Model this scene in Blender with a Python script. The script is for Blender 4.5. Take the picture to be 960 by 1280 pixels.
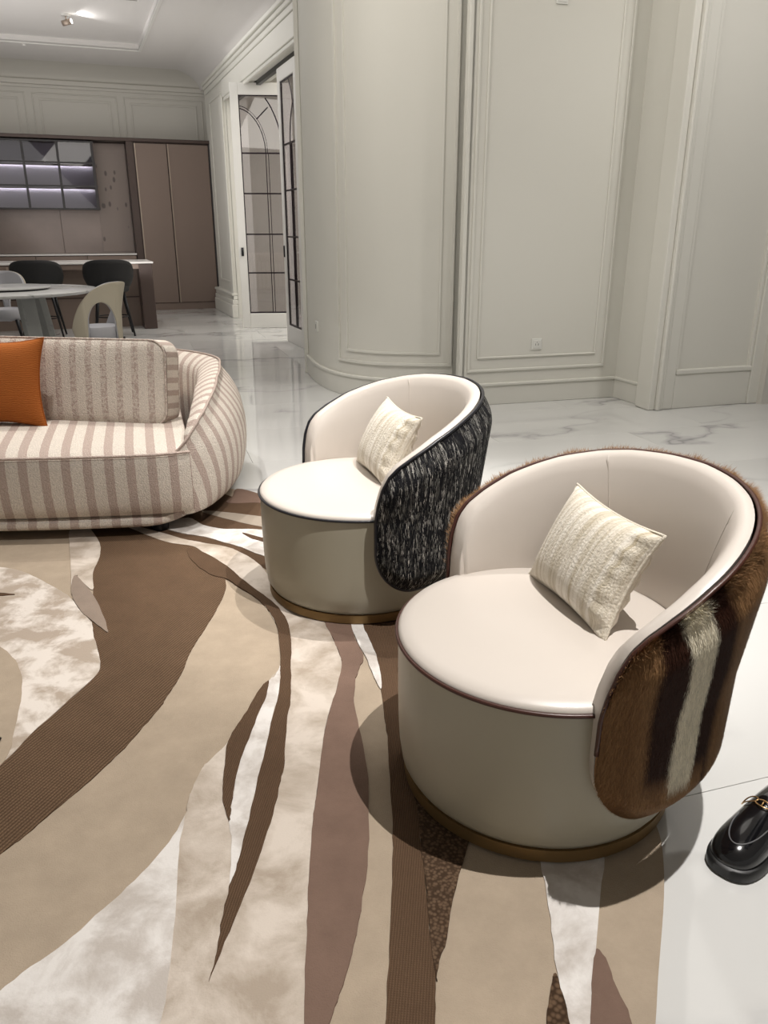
import bpy, bmesh, math, random
from math import sin, cos, pi, radians, hypot, atan2, sqrt
from mathutils import Vector, Matrix
from mathutils.geometry import tessellate_polygon
random.seed(7)
SC = bpy.context.scene
COL = SC.collection
for _o in list(bpy.data.objects):
    bpy.data.objects.remove(_o)

# ------------------------------------------------------------------ camera
cam_d = bpy.data.cameras.new('camera')
cam = bpy.data.objects.new('camera', cam_d)
COL.objects.link(cam)
cam.location = (0, 0, 1.3)
cam.rotation_euler = (radians(70), 0, 0)
cam_d.sensor_fit = 'VERTICAL'
cam_d.sensor_height = 32
cam_d.lens = 970 / 1280 * 32
cam_d.clip_start = 0.05
SC.camera = cam

# ------------------------------------------------------------------ world, lights, exposure
SC.view_settings.view_transform = 'Standard'
SC.view_settings.look = 'None'
SC.view_settings.gamma = 1.0
SC.view_settings.exposure = 0.05
w = bpy.data.worlds.new('world')
SC.world = w
w.use_nodes = True
w.node_tree.nodes['Background'].inputs[0].default_value = (1.0, 0.955, 0.87, 1)
w.node_tree.nodes['Background'].inputs[1].default_value = 0.27


def spot(x, y, power, size=75, tgt=None, col=(1, 0.96, 0.92), z=3.6, soft=0.03, blend=0.35):
    d = bpy.data.lights.new('spot_beam', 'SPOT')  # beams of downlights, some of them added only as fill
    d.energy = power
    d.color = col
    d.spot_size = radians(size)
    d.spot_blend = blend
    d.shadow_soft_size = soft
    o = bpy.data.objects.new('spot_beam', d)
    COL.objects.link(o)
    o.location = (x, y, z)
    t = Vector(tgt if tgt else (x, y, 0)) - Vector(o.location)
    o.rotation_euler = t.to_track_quat('-Z', 'Y').to_euler()
    return o


def area(x, y, z, sx, sy, power, col=(1, 0.95, 0.88), tgt=None):
    d = bpy.data.lights.new('added_fill_area', 'AREA')  # unseen area lamp, added to lift the fill light
    d.shape = 'RECTANGLE'
    d.size = sx
    d.size_y = sy
    d.energy = power
    d.color = col
    o = bpy.data.objects.new('added_fill_area', d)
    COL.objects.link(o)
    o.location = (x, y, z)
    if tgt:
        o.rotation_euler = (Vector(tgt) - Vector(o.location)).to_track_quat('-Z', 'Y').to_euler()
    return o


spot(0.97, 1.35, 510, 104, soft=0.012, blend=.7)
spot(0.34, 3.10, 300, 48, soft=0.012, blend=.5)
spot(-1.6, 4.85, 190, 75, soft=0.02, blend=.6)
spot(-1.45, 3.25, 230, 60, soft=0.02, blend=.7)
spot(2.6, 2.6, 90, 80)
spot(1.3, 4.3, 80, 95, blend=.9, soft=.1)
spot(3.0, 4.0, 95, 90, tgt=(2.6, 6.0, 1.6), blend=.9, soft=.1)  # added beam that brightens the right wall, no known fixture
spot(-3.2, 7.7, 70, 42)
spot(-3.4, 10.6, 55, 80)
area(0.6, 4.6, 3.6, 3.5, 3.0, 32)
area(-1.2, 4.7, 3.4, 1.6, 1.6, 26, tgt=(-0.3, 6.3, 1.0))  # added wash for the curved wall
area(0.9, 10.2, 3.6, 2.5, 2.5, 160)  # added to brighten the room behind the glazed doors
area(-2.8, 9.5, 3.6, 3.0, 5.0, 34, (0.98, 0.95, 0.92))
area(-4.6, 9.5, 2.4, 3.0, 5.0, 58, (0.98, 0.95, 0.93), tgt=(-4.0, 10.5, 3.7))  # unseen uplight added to brighten the far ceiling

# ------------------------------------------------------------------ material helpers
MATS = {}


def nmat(name):
    m = bpy.data.materials.new(name)
    m.use_nodes = True
    nt = m.node_tree
    return m, nt, nt.nodes['Principled BSDF']


def N(nt, typ, **kw):
    n = nt.nodes.new(typ)
    for k, v in kw.items():
        if hasattr(n, k):
            setattr(n, k, v)
        else:
            n.inputs[k.replace('_', ' ')].default_value = v
    return n


def L(nt, a, b):
    nt.links.new(a, b)


def coords(nt, kind='Object', scale=(1, 1, 1), rot=(0, 0, 0), rand=False):
    tc = N(nt, 'ShaderNodeTexCoord')
    mp = N(nt, 'ShaderNodeMapping')
    mp.inputs['Scale'].default_value = scale
    mp.inputs['Rotation'].default_value = rot
    L(nt, tc.outputs[kind], mp.inputs['Vector'])
    if rand:
        oi = N(nt, 'ShaderNodeObjectInfo')
        mu = N(nt, 'ShaderNodeMath', operation='MULTIPLY')
        mu.inputs[1].default_value = 40.0
        L(nt, oi.outputs['Random'], mu.inputs[0])
        ad = N(nt, 'ShaderNodeVectorMath', operation='ADD')
        L(nt, mp.outputs[0], ad.inputs[0])
        L(nt, mu.outputs[0], ad.inputs[1])
        return ad.outputs[0]
    return mp.outputs[0]


def ramp(nt, fac, stops):
    r = N(nt, 'ShaderNodeValToRGB')
    e = r.color_ramp.elements
    while len(e) < len(stops):
        e.new(0.5)
    for i, (p, c) in enumerate(stops):
        e[i].position = p
        e[i].color = (c[0], c[1], c[2], 1) if not isinstance(c, (int, float)) else (c, c, c, 1)
    L(nt, fac, r.inputs[0])
    return r.outputs[0]


def bump(nt, b, h, strength, dist=0.002):
    n = N(nt, 'ShaderNodeBump')
    n.inputs['Strength'].default_value = strength
    n.inputs['Distance'].default_value = dist
    L(nt, h, n.inputs['Height'])
    L(nt, n.outputs[0], b.inputs['Normal'])


def plain(name, col, rough=0.5, metal=0.0, nscale=0, nstr=0.1, var=0.0, spec=0.5, coat=0, kind='Object', vscale=3):
    m, nt, b = nmat(name)
    b.inputs['Base Color'].default_value = (*col, 1)
    b.inputs['Roughness'].default_value = rough
    b.inputs['Metallic'].default_value = metal
    b.inputs['Specular IOR Level'].default_value = spec
    b.inputs['Coat Weight'].default_value = coat
    if nscale:
        n = N(nt, 'ShaderNodeTexNoise')
        n.inputs['Scale'].default_value = nscale
        n.inputs['Detail'].default_value = 4
        L(nt, coords(nt, kind), n.inputs['Vector'])
        bump(nt, b, n.outputs['Fac'], nstr, 0.001)
    if var:
        n2 = N(nt, 'ShaderNodeTexNoise')
        n2.inputs['Scale'].default_value = vscale
        n2.inputs['Detail'].default_value = 5
        L(nt, coords(nt, kind), n2.inputs['Vector'])
        L(nt, ramp(nt, n2.outputs['Fac'], [(0.3, [c * (1 - var) for c in col]), (0.7, [min(1, c * (1 + var)) for c in col])]), b.inputs['Base Color'])
    MATS[name] = m
    return m


plain('wall_paint', (0.685, 0.675, 0.62), 0.6, spec=0.3, nscale=300, nstr=0.03)
plain('trim_paint', (0.70, 0.69, 0.635), 0.45, spec=0.35)
plain('far_paint', (0.62, 0.60, 0.55), 0.55, spec=0.3)
plain('ceiling_paint', (0.70, 0.68, 0.66), 0.7, spec=0.2)
plain('door_paint', (0.74, 0.73, 0.70), 0.4)
plain('leather', (0.57, 0.52, 0.47), 0.38, nscale=420, nstr=0.10, spec=0.5, coat=0.05)
plain('shaded_leather', (0.375, 0.35, 0.275), 0.36, nscale=420, nstr=0.08, spec=0.45)  # same chair leather, darker olive: shade on the drum put into its colour
plain('brown_piping', (0.055, 0.018, 0.012), 0.35)
plain('black_piping', (0.008, 0.008, 0.012), 0.35)
plain('bronze', (0.24, 0.155, 0.065), 0.5, metal=0.7)
plain('black_fabric', (0.012, 0.012, 0.013), 0.75, nscale=600, nstr=0.2)
plain('black_metal', (0.012, 0.012, 0.014), 0.35, metal=0.4)
plain('taupe_panel', (0.225, 0.17, 0.142), 0.42, metal=0.15, spec=0.4)
plain('taupe_edge', (0.42, 0.34, 0.28), 0.3, metal=0.6)
plain('dark_frame', (0.075, 0.052, 0.045), 0.38, metal=0.3)
plain('dark_side', (0.03, 0.027, 0.028), 0.5)
plain('taupe_back', (0.22, 0.175, 0.155), 0.28, metal=0.2, var=0.12, vscale=2)
plain('white_top', (0.78, 0.76, 0.74), 0.2, var=0.06)
plain('lead', (0.02, 0.012, 0.018), 0.35, metal=0.6)
plain('grey_fabric', (0.33, 0.33, 0.35), 0.85, nscale=500, nstr=0.3)
plain('light_grey_fabric', (0.47, 0.47, 0.50), 0.85, nscale=500, nstr=0.3)
plain('beige_shell', (0.52, 0.47, 0.37), 0.45)
plain('patent_black', (0.004, 0.004, 0.005), 0.12, coat=0.6)
plain('sole_black', (0.006, 0.006, 0.006), 0.45)
plain('gold', (0.75, 0.48, 0.22), 0.22, metal=1.0)
plain('stitch_grey', (0.10, 0.10, 0.105), 0.4)
plain('black_cloth', (0.012, 0.012, 0.014), 0.8)
plain('skin', (0.55, 0.36, 0.27), 0.5)
plain('hair_dark', (0.02, 0.015, 0.012), 0.5)
plain('socket_white', (0.72, 0.72, 0.68), 0.4)
plain('slot_grey', (0.30, 0.30, 0.28), 0.5)
plain('joint_grey', (0.55, 0.54, 0.53), 0.7)
plain('pattern_black', (0.03, 0.03, 0.035), 0.4)


def marble(name, base, vein, rough, scale, strength=1.0, rand=True, warm=0.0):
    m, nt, b = nmat(name)
    v = coords(nt, 'Object', rand=rand, rot=(0, 0, 0.6), scale=(1, 1.7, 1))
    d = N(nt, 'ShaderNodeTexNoise')
    d.inputs['Scale'].default_value = scale * 1.3
    d.inputs['Detail'].default_value = 6
    L(nt, v, d.inputs['Vector'])
    mixv = N(nt, 'ShaderNodeMix', data_type='VECTOR')
    mixv.inputs[0].default_value = 0.32
    L(nt, v, mixv.inputs[4])
    L(nt, d.outputs['Color'], mixv.inputs[5])
    n = N(nt, 'ShaderNodeTexNoise')
    n.inputs['Scale'].default_value = scale
    n.inputs['Detail'].default_value = 5
    n.inputs['Roughness'].default_value = 0.5
    L(nt, mixv.outputs[1], n.inputs['Vector'])
    s = N(nt, 'ShaderNodeMath', operation='SUBTRACT')
    s.inputs[1].default_value = 0.5
    L(nt, n.outputs['Fac'], s.inputs[0])
    a = N(nt, 'ShaderNodeMath', operation='ABSOLUTE')
    L(nt, s.outputs[0], a.inputs[0])
    thin = ramp(nt, a.outputs[0], [(0.0, 1.0), (0.006, 0.5), (0.028, 0.0)])
    # broken by a second field so that veins come and go
    g = N(nt, 'ShaderNodeTexNoise')
    g.inputs['Scale'].default_value = scale * 0.9
    g.inputs['Detail'].default_value = 2
    L(nt, v, g.inputs['Vector'])
    gate = ramp(nt, g.outputs['Fac'], [(0.42, 0.0), (0.62, 1.0)])
    mu = N(nt, 'ShaderNodeMath', operation='MULTIPLY')
    L(nt, thin, mu.inputs[0])
    L(nt, gate, mu.inputs[1])
    mu2 = N(nt, 'ShaderNodeMath', operation='MULTIPLY')
    mu2.inputs[1].default_value = strength
    L(nt, mu.outputs[0], mu2.inputs[0])
    cloud = ramp(nt, g.outputs['Fac'], [(0.35, base), (0.75, [c * 0.90 for c in base])])
    mx = N(nt, 'ShaderNodeMix', data_type='RGBA')
    L(nt, mu2.outputs[0], mx.inputs[0])
    L(nt, cloud, mx.inputs[6])
    mx.inputs[7].default_value = (*vein, 1)
    L(nt, mx.outputs[2], b.inputs['Base Color'])
    b.inputs['Roughness'].default_value = rough
    b.inputs['Specular IOR Level'].default_value = 0.6
    MATS[name] = m
    return m


marble('floor_marble', (0.615, 0.615, 0.60), (0.27, 0.265, 0.275), 0.06, 0.8, 0.95)
marble('table_marble', (0.62, 0.62, 0.61), (0.26, 0.27, 0.27), 0.18, 3.0, 0.9)
marble('grey_marble', (0.36, 0.37, 0.36), (0.16, 0.17, 0.17), 0.3, 4.0, 0.9)


def silk(name, light, dark, contrast=(0.38, 0.62), scale=6):
    m, nt, b = nmat(name)
    v = coords(nt, 'Object')
    n = N(nt, 'ShaderNodeTexNoise')
    n.inputs['Scale'].default_value = scale
    n.inputs['Detail'].default_value = 9
    n.inputs['Roughness'].default_value = 0.62
    n.inputs['Distortion'].default_value = 0.35
    L(nt, v, n.inputs['Vector'])
    L(nt, ramp(nt, n.outputs['Fac'], [(contrast[0], dark), (contrast[1], light)]), b.inputs['Base Color'])
    f = N(nt, 'ShaderNodeTexNoise')
    f.inputs['Scale'].default_value = 260
    f.inputs['Detail'].default_value = 3
    L(nt, v, f.inputs['Vector'])
    bump(nt, b, f.outputs['Fac'], 0.35, 0.002)
    b.inputs['Roughness'].default_value = 0.55
    b.inputs['Sheen Weight'].default_value = 0.25
    b.inputs['Sheen Roughness'].default_value = 0.4
    MATS[name] = m


silk('silk_tan', (0.60, 0.53, 0.46), (0.36, 0.295, 0.23), (0.38, 0.62), 7)
silk('silk_white', (0.70, 0.67, 0.64), (0.47, 0.425, 0.385), (0.37, 0.58), 9)
silk('silk_blob', (0.68, 0.62, 0.56), (0.38, 0.31, 0.245), (0.42, 0.57), 8)


def pile(name, col, var=0.08, rough=0.95, ns=330, nd=0.5, rib=None):
    m, nt, b = nmat(name)
    v = coords(nt, 'Object')
    n = N(nt, 'ShaderNodeTexNoise')
    n.inputs['Scale'].default_value = 9
    n.inputs['Detail'].default_value = 8
    n.inputs['Roughness'].default_value = 0.7
    L(nt, v, n.inputs['Vector'])
    base = ramp(nt, n.outputs['Fac'], [(0.3, [c * (1 - var) for c in col]), (0.7, [c * (1 + var) for c in col])])
    b.inputs['Roughness'].default_value = rough
    b.inputs['Specular IOR Level'].default_value = 0.15
    if rib:
        kind, sc, rot, st = rib
        if kind == 'rows':
            v2 = coords(nt, 'Object', rot=(0, 0, rot))
            wv = N(nt, 'ShaderNodeTexWave')
            wv.inputs['Scale'].default_value = sc
            wv.inputs['Distortion'].default_value = 1.2
            wv.inputs['Detail'].default_value = 1
            wv.inputs['Detail Scale'].default_value = 8
            L(nt, v2, wv.inputs['Vector'])
            v3 = coords(nt, 'Object', rot=(0, 0, rot + pi / 2))
            w2 = N(nt, 'ShaderNodeTexWave')
            w2.inputs['Scale'].default_value = sc * 1.15
            w2.inputs['Distortion'].default_value = 2.5
            w2.inputs['Detail Scale'].default_value = 6
            L(nt, v3, w2.inputs['Vector'])
            mu = N(nt, 'ShaderNodeMath', operation='MULTIPLY')
            L(nt, wv.outputs['Fac'], mu.inputs[0])
            mm = N(nt, 'ShaderNodeMath', operation='MULTIPLY_ADD')
            mm.inputs[1].default_value = 0.5
            mm.inputs[2].default_value = 0.5
            L(nt, w2.outputs['Fac'], mm.inputs[0])
            L(nt, mm.outputs[0], mu.inputs[1])
            h = mu.outputs[0]
        else:
            vo = N(nt, 'ShaderNodeTexVoronoi')
            vo.inputs['Scale'].default_value = sc
            L(nt, v, vo.inputs['Vector'])
            inv = N(nt, 'ShaderNodeMath', operation='SUBTRACT')
            inv.inputs[0].default_value = 0.7
            L(nt, vo.outputs['Distance'], inv.inputs[1])
            h = inv.outputs[0]
        dk = N(nt, 'ShaderNodeMix', data_type='RGBA', blend_type='MULTIPLY')
        dk.inputs[0].default_value = st
        L(nt, base, dk.inputs[6])
        L(nt, ramp(nt, h, [(0.05, (0.35, 0.32, 0.30)), (0.45, (1, 1, 1))]), dk.inputs[7])
        L(nt, dk.outputs[2], b.inputs['Base Color'])
        bump(nt, b, h, 0.6, 0.004)
    else:
        L(nt, base, b.inputs['Base Color'])
        f = N(nt, 'ShaderNodeTexNoise')
        f.inputs['Scale'].default_value = ns
        f.inputs['Detail'].default_value = 3
        L(nt, v, f.inputs['Vector'])
        bump(nt, b, f.outputs['Fac'], nd, 0.003)
    MATS[name] = m


pile('pile_beige', (0.375, 0.305, 0.230), 0.10)
pile('pile_brown', (0.140, 0.088, 0.053), 0.10, rib=('rows', 34, 0.35, 0.75))
pile('pile_brown_flat', (0.115, 0.070, 0.042), 0.08, rib=('rows', 60, 0.1, 0.35))
pile('pile_mauve', (0.175, 0.115, 0.088), 0.12)
pile('pile_greige', (0.26, 0.205, 0.165), 0.10)
pile('pile_dark', (0.080, 0.046, 0.028), 0.1)
pile('pile_loop', (0.125, 0.080, 0.050), 0.10, rib=('loop', 130, 0, 0.9))
pile('pile_loop_big', (0.120, 0.075, 0.045), 0.10, rib=('loop', 95, 0, 1.0))
pile('pile_strip', (0.30, 0.255, 0.205), 0.08)


def glass_mat(name, tint, rough=0.02, refl=0.5):
    m = bpy.data.materials.new(name)
    m.use_nodes = True
    nt = m.node_tree
    nt.nodes.clear()
    out = N(nt, 'ShaderNodeOutputMaterial')
    tr = N(nt, 'ShaderNodeBsdfTransparent')
    tr.inputs[0].default_value = (*tint, 1)
    gl = N(nt, 'ShaderNodeBsdfGlossy')
    gl.inputs['Roughness'].default_value = rough
    fr = N(nt, 'ShaderNodeFresnel')
    fr.inputs['IOR'].default_value = 1.5
    mu = N(nt, 'ShaderNodeMath', operation='MULTIPLY_ADD')
    mu.inputs[1].default_value = 1.0
    mu.inputs[2].default_value = refl * 0.1
    L(nt, fr.outputs[0], mu.inputs[0])
    geo = N(nt, 'ShaderNodeNewGeometry')
    sb = N(nt, 'ShaderNodeMath', operation='SUBTRACT')
    sb.inputs[0].default_value = 1.0
    L(nt, geo.outputs['Backfacing'], sb.inputs[1])
    fm = N(nt, 'ShaderNodeMath', operation='MULTIPLY')
    L(nt, mu.outputs[0], fm.inputs[0])
    L(nt, sb.outputs[0], fm.inputs[1])
    mu = fm
    mx = N(nt, 'ShaderNodeMixShader')
    L(nt, mu.outputs[0], mx.inputs[0])
    L(nt, tr.outputs[0], mx.inputs[1])
    L(nt, gl.outputs[0], mx.inputs[2])
    L(nt, mx.outputs[0], out.inputs[0])
    MATS[name] = m


glass_mat('door_glass', (0.78, 0.76, 0.78))
glass_mat('cabinet_glass', (0.72, 0.70, 0.74), refl=.2)
glass_mat('smoke_glass', (0.72, 0.66, 0.58))


def emis(name, col, s):
    m, nt, b = nmat(name)
    b.inputs['Emission Color'].default_value = (*col, 1)
    b.inputs['Emission Strength'].default_value = s
    MATS[name] = m


emis('led', (0.95, 0.92, 0.95), 40)
emis('lamp_face', (1, 0.97, 0.92), 18)


def stripe_fabric(name, period=0.089, duty=0.42, light=(0.70, 0.635, 0.56), dark=(0.49, 0.395, 0.345), nub=0.6, chop=False):
    m, nt, b = nmat(name)
    uv = N(nt, 'ShaderNodeTexCoord')
    sep = N(nt, 'ShaderNodeSeparateXYZ')
    L(nt, uv.outputs['UV'], sep.inputs[0])
    obj_v = coords(nt, 'Object')
    wob = N(nt, 'ShaderNodeTexNoise')
    wob.inputs['Scale'].default_value = 60
    L(nt, obj_v, wob.inputs['Vector'])
    wa = N(nt, 'ShaderNodeMath', operation='MULTIPLY_ADD')
    wa.inputs[1].default_value = 0.006
    L(nt, wob.outputs['Fac'], wa.inputs[0])
    L(nt, sep.outputs[0], wa.inputs[2])
    dv = N(nt, 'ShaderNodeMath', operation='DIVIDE')
    dv.inputs[1].default_value = period
    L(nt, wa.outputs[0], dv.inputs[0])
    fr = N(nt, 'ShaderNodeMath', operation='FRACT')
    L(nt, dv.outputs[0], fr.inputs[0])
    lt = N(nt, 'ShaderNodeMath', operation='LESS_THAN')
    lt.inputs[1].default_value = duty
    L(nt, fr.outputs[0], lt.inputs[0])
    fac = lt.outputs[0]
    sp = N(nt, 'ShaderNodeTexNoise')
    sp.inputs['Scale'].default_value = 210
    sp.inputs['Detail'].default_value = 3
    L(nt, obj_v, sp.inputs['Vector'])
    if chop:
        sp2 = N(nt, 'ShaderNodeTexNoise')
        sp2.inputs['Scale'].default_value = 75
        sp2.inputs['Detail'].default_value = 2
        L(nt, obj_v, sp2.inputs['Vector'])
        g = ramp(nt, sp2.outputs['Fac'], [(0.42, 1.0), (0.56, 0.35)])
        mu = N(nt, 'ShaderNodeMath', operation='MULTIPLY')
        L(nt, fac, mu.inputs[0])
        L(nt, g, mu.inputs[1])
        fac = mu.outputs[0]
    mx = N(nt, 'ShaderNodeMix', data_type='RGBA')
    L(nt, fac, mx.inputs[0])
    L(nt, ramp(nt, sp.outputs['Fac'], [(0.38, [c * 0.80 for c in light]), (0.58, light)]), mx.inputs[6])
    L(nt, ramp(nt, sp.outputs['Fac'], [(0.38, [c * 0.82 for c in dark]), (0.58, dark)]), mx.inputs[7])
    L(nt, mx.outputs[2], b.inputs['Base Color'])
    b.inputs['Roughness'].default_value = 0.95
    b.inputs['Specular IOR Level'].default_value = 0.15
    # loops stand proud on the light stripe
    bu = N(nt, 'ShaderNodeTexVoronoi')
    bu.inputs['Scale'].default_value = 170
    L(nt, obj_v, bu.inputs['Vector'])
    sb = N(nt, 'ShaderNodeMath', operation='MULTIPLY_ADD')
    sb.inputs[1].default_value = -1.0
    sb.inputs[2].default_value = 1.0
    L(nt, bu.outputs['Distance'], sb.inputs[0])
    s2 = N(nt, 'ShaderNodeMath', operation='MULTIPLY_ADD')
    s2.inputs[1].default_value = -0.5
    L(nt, fac, s2.inputs[0])
    L(nt, sb.outputs[0], s2.inputs[2])
    bump(nt, b, s2.outputs[0], nub, 0.004)
    MATS[name] = m


stripe_fabric('sofa_fabric')
stripe_fabric('cushion_fabric', period=0.079, duty=0.42, chop=True)
stripe_fabric('side_fabric', period=0.06, duty=0.42)


def woven(name, base, alt, uscale=34, nub=1.0, ncol=0.3):
    m, nt, b = nmat(name)
    tc = N(nt, 'ShaderNodeTexCoord')
    mp = N(nt, 'ShaderNodeMapping')
    mp.inputs['Scale'].default_value = (uscale, 2.0, 1)
    L(nt, tc.outputs['UV'], mp.inputs['Vector'])
    n = N(nt, 'ShaderNodeTexNoise')
    n.inputs['Scale'].default_value = 1.0
    n.inputs['Detail'].default_value = 5
    n.inputs['Roughness'].default_value = 0.7
    L(nt, mp.outputs[0], n.inputs['Vector'])
    L(nt, ramp(nt, n.outputs['Fac'], [(0.38, alt), (0.58, base)]), b.inputs['Base Color'])
    f = N(nt, 'ShaderNodeTexNoise')
    f.inputs['Scale'].default_value = 150
    f.inputs['Detail'].default_value = 4
    L(nt, coords(nt, 'Object'), f.inputs['Vector'])
    ad = N(nt, 'ShaderNodeMath', operation='ADD')
    L(nt, f.outputs['Fac'], ad.inputs[0])
    L(nt, n.outputs['Fac'], ad.inputs[1])
    bump(nt, b, ad.outputs[0], nub, 0.005)
    b.inputs['Roughness'].default_value = 0.85
    b.inputs['Specular IOR Level'].default_value = 0.2
    b.inputs['Sheen Weight'].default_value = 0.2
    MATS[name] = m


woven('cream_weave', (0.80, 0.75, 0.66), (0.50, 0.43, 0.31), 42, nub=.7)


def orange():
    m, nt, b = nmat('orange_linen')
    v = coords(nt, 'UV', scale=(1, 1, 1))
    wv = N(nt, 'ShaderNodeTexWave', bands_direction='Y')
    wv.inputs['Scale'].default_value = 36
    wv.inputs['Distortion'].default_value = 6
    wv.inputs['Detail'].default_value = 3
    L(nt, v, wv.inputs['Vector'])
    L(nt, ramp(nt, wv.outputs['Fac'], [(0.1, (0.30, 0.085, 0.018)), (0.8, (0.43, 0.135, 0.032))]), b.inputs['Base Color'])
    bump(nt, b, wv.outputs['Fac'], 0.25, 0.002)
    b.inputs['Roughness'].default_value = 0.9
    b.inputs['Specular IOR Level'].default_value = 0.15
    MATS['orange_linen'] = m


orange()


def vcol(name, rough=0.6, spec=0.3, aniso=False):
    m, nt, b = nmat(name)
    a = N(nt, 'ShaderNodeAttribute', attribute_name='hue')
    L(nt, a.outputs['Color'], b.inputs['Base Color'])
    b.inputs['Roughness'].default_value = rough
    b.inputs['Specular IOR Level'].default_value = spec
    MATS[name] = m


vcol('hide', 0.6, 0.12)
vcol('tweed', 0.9, 0.15)


m_, nt_, b_ = nmat('taupe_reflect')
vo_ = N(nt_, 'ShaderNodeTexVoronoi')
vo_.inputs['Scale'].default_value = 6
L(nt_, coords(nt_, 'Object', scale=(1.6, 1, 0.8)), vo_.inputs['Vector'])
L(nt_, ramp(nt_, vo_.outputs['Distance'], [(0.16, (0.10, 0.075, 0.065)), (0.24, (0.24, 0.19, 0.165))]), b_.inputs['Base Color'])  # mottled brown reflections of the glossy glass, painted in as spots
b_.inputs['Roughness'].default_value = 0.3
MATS['taupe_reflect'] = m_

# ------------------------------------------------------------------ object helpers


def mesh_obj(name, verts, faces, mat, parent=None, smooth=False, uvs=None, cols=None):
    me = bpy.data.meshes.new(name)
    me.from_pydata([tuple(v) for v in verts], [], faces)
    if uvs is not None:
        ul = me.uv_layers.new(name='UVMap')
        vi = [0] * len(me.loops)
        me.loops.foreach_get('vertex_index', vi)
        flat = []
        for i in vi:
            flat.extend(uvs[i])
        ul.data.foreach_set('uv', flat)
    if cols is not None:
        ca = me.color_attributes.new(name='hue', type='FLOAT_COLOR', domain='POINT')
        flat = []
        for c in cols:
            flat.extend((c[0], c[1], c[2], 1.0))
        ca.data.foreach_set('color', flat)
    if smooth:
        me.polygons.foreach_set('use_smooth', [True] * len(me.polygons))
    me.materials.append(MATS[mat])
    me.update()
    o = bpy.data.objects.new(name, me)
    COL.objects.link(o)
    if parent:
        o.parent = parent
    return o


def thing(name, label, cat, loc=(0, 0, 0), rotz=0, group=None):
    o = bpy.data.objects.new(name, None)
    COL.objects.link(o)
    o.location = loc
    o.rotation_euler = (0, 0, rotz)
    o.empty_display_size = 0.1
    o['label'] = label
    o['category'] = cat
    if group:
        o['group'] = group
    return o


def tag(o, label, cat, group=None):
    o['label'] = label
    o['category'] = cat
    if group:
        o['group'] = group
    return o


def place(o, loc, rotz):
    o.location = loc
    o.rotation_euler = (0, 0, rotz)
    return o


def struct(o, label=None):
    o['kind'] = 'structure'
    if label:
        o['label'] = label
    return o


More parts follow.
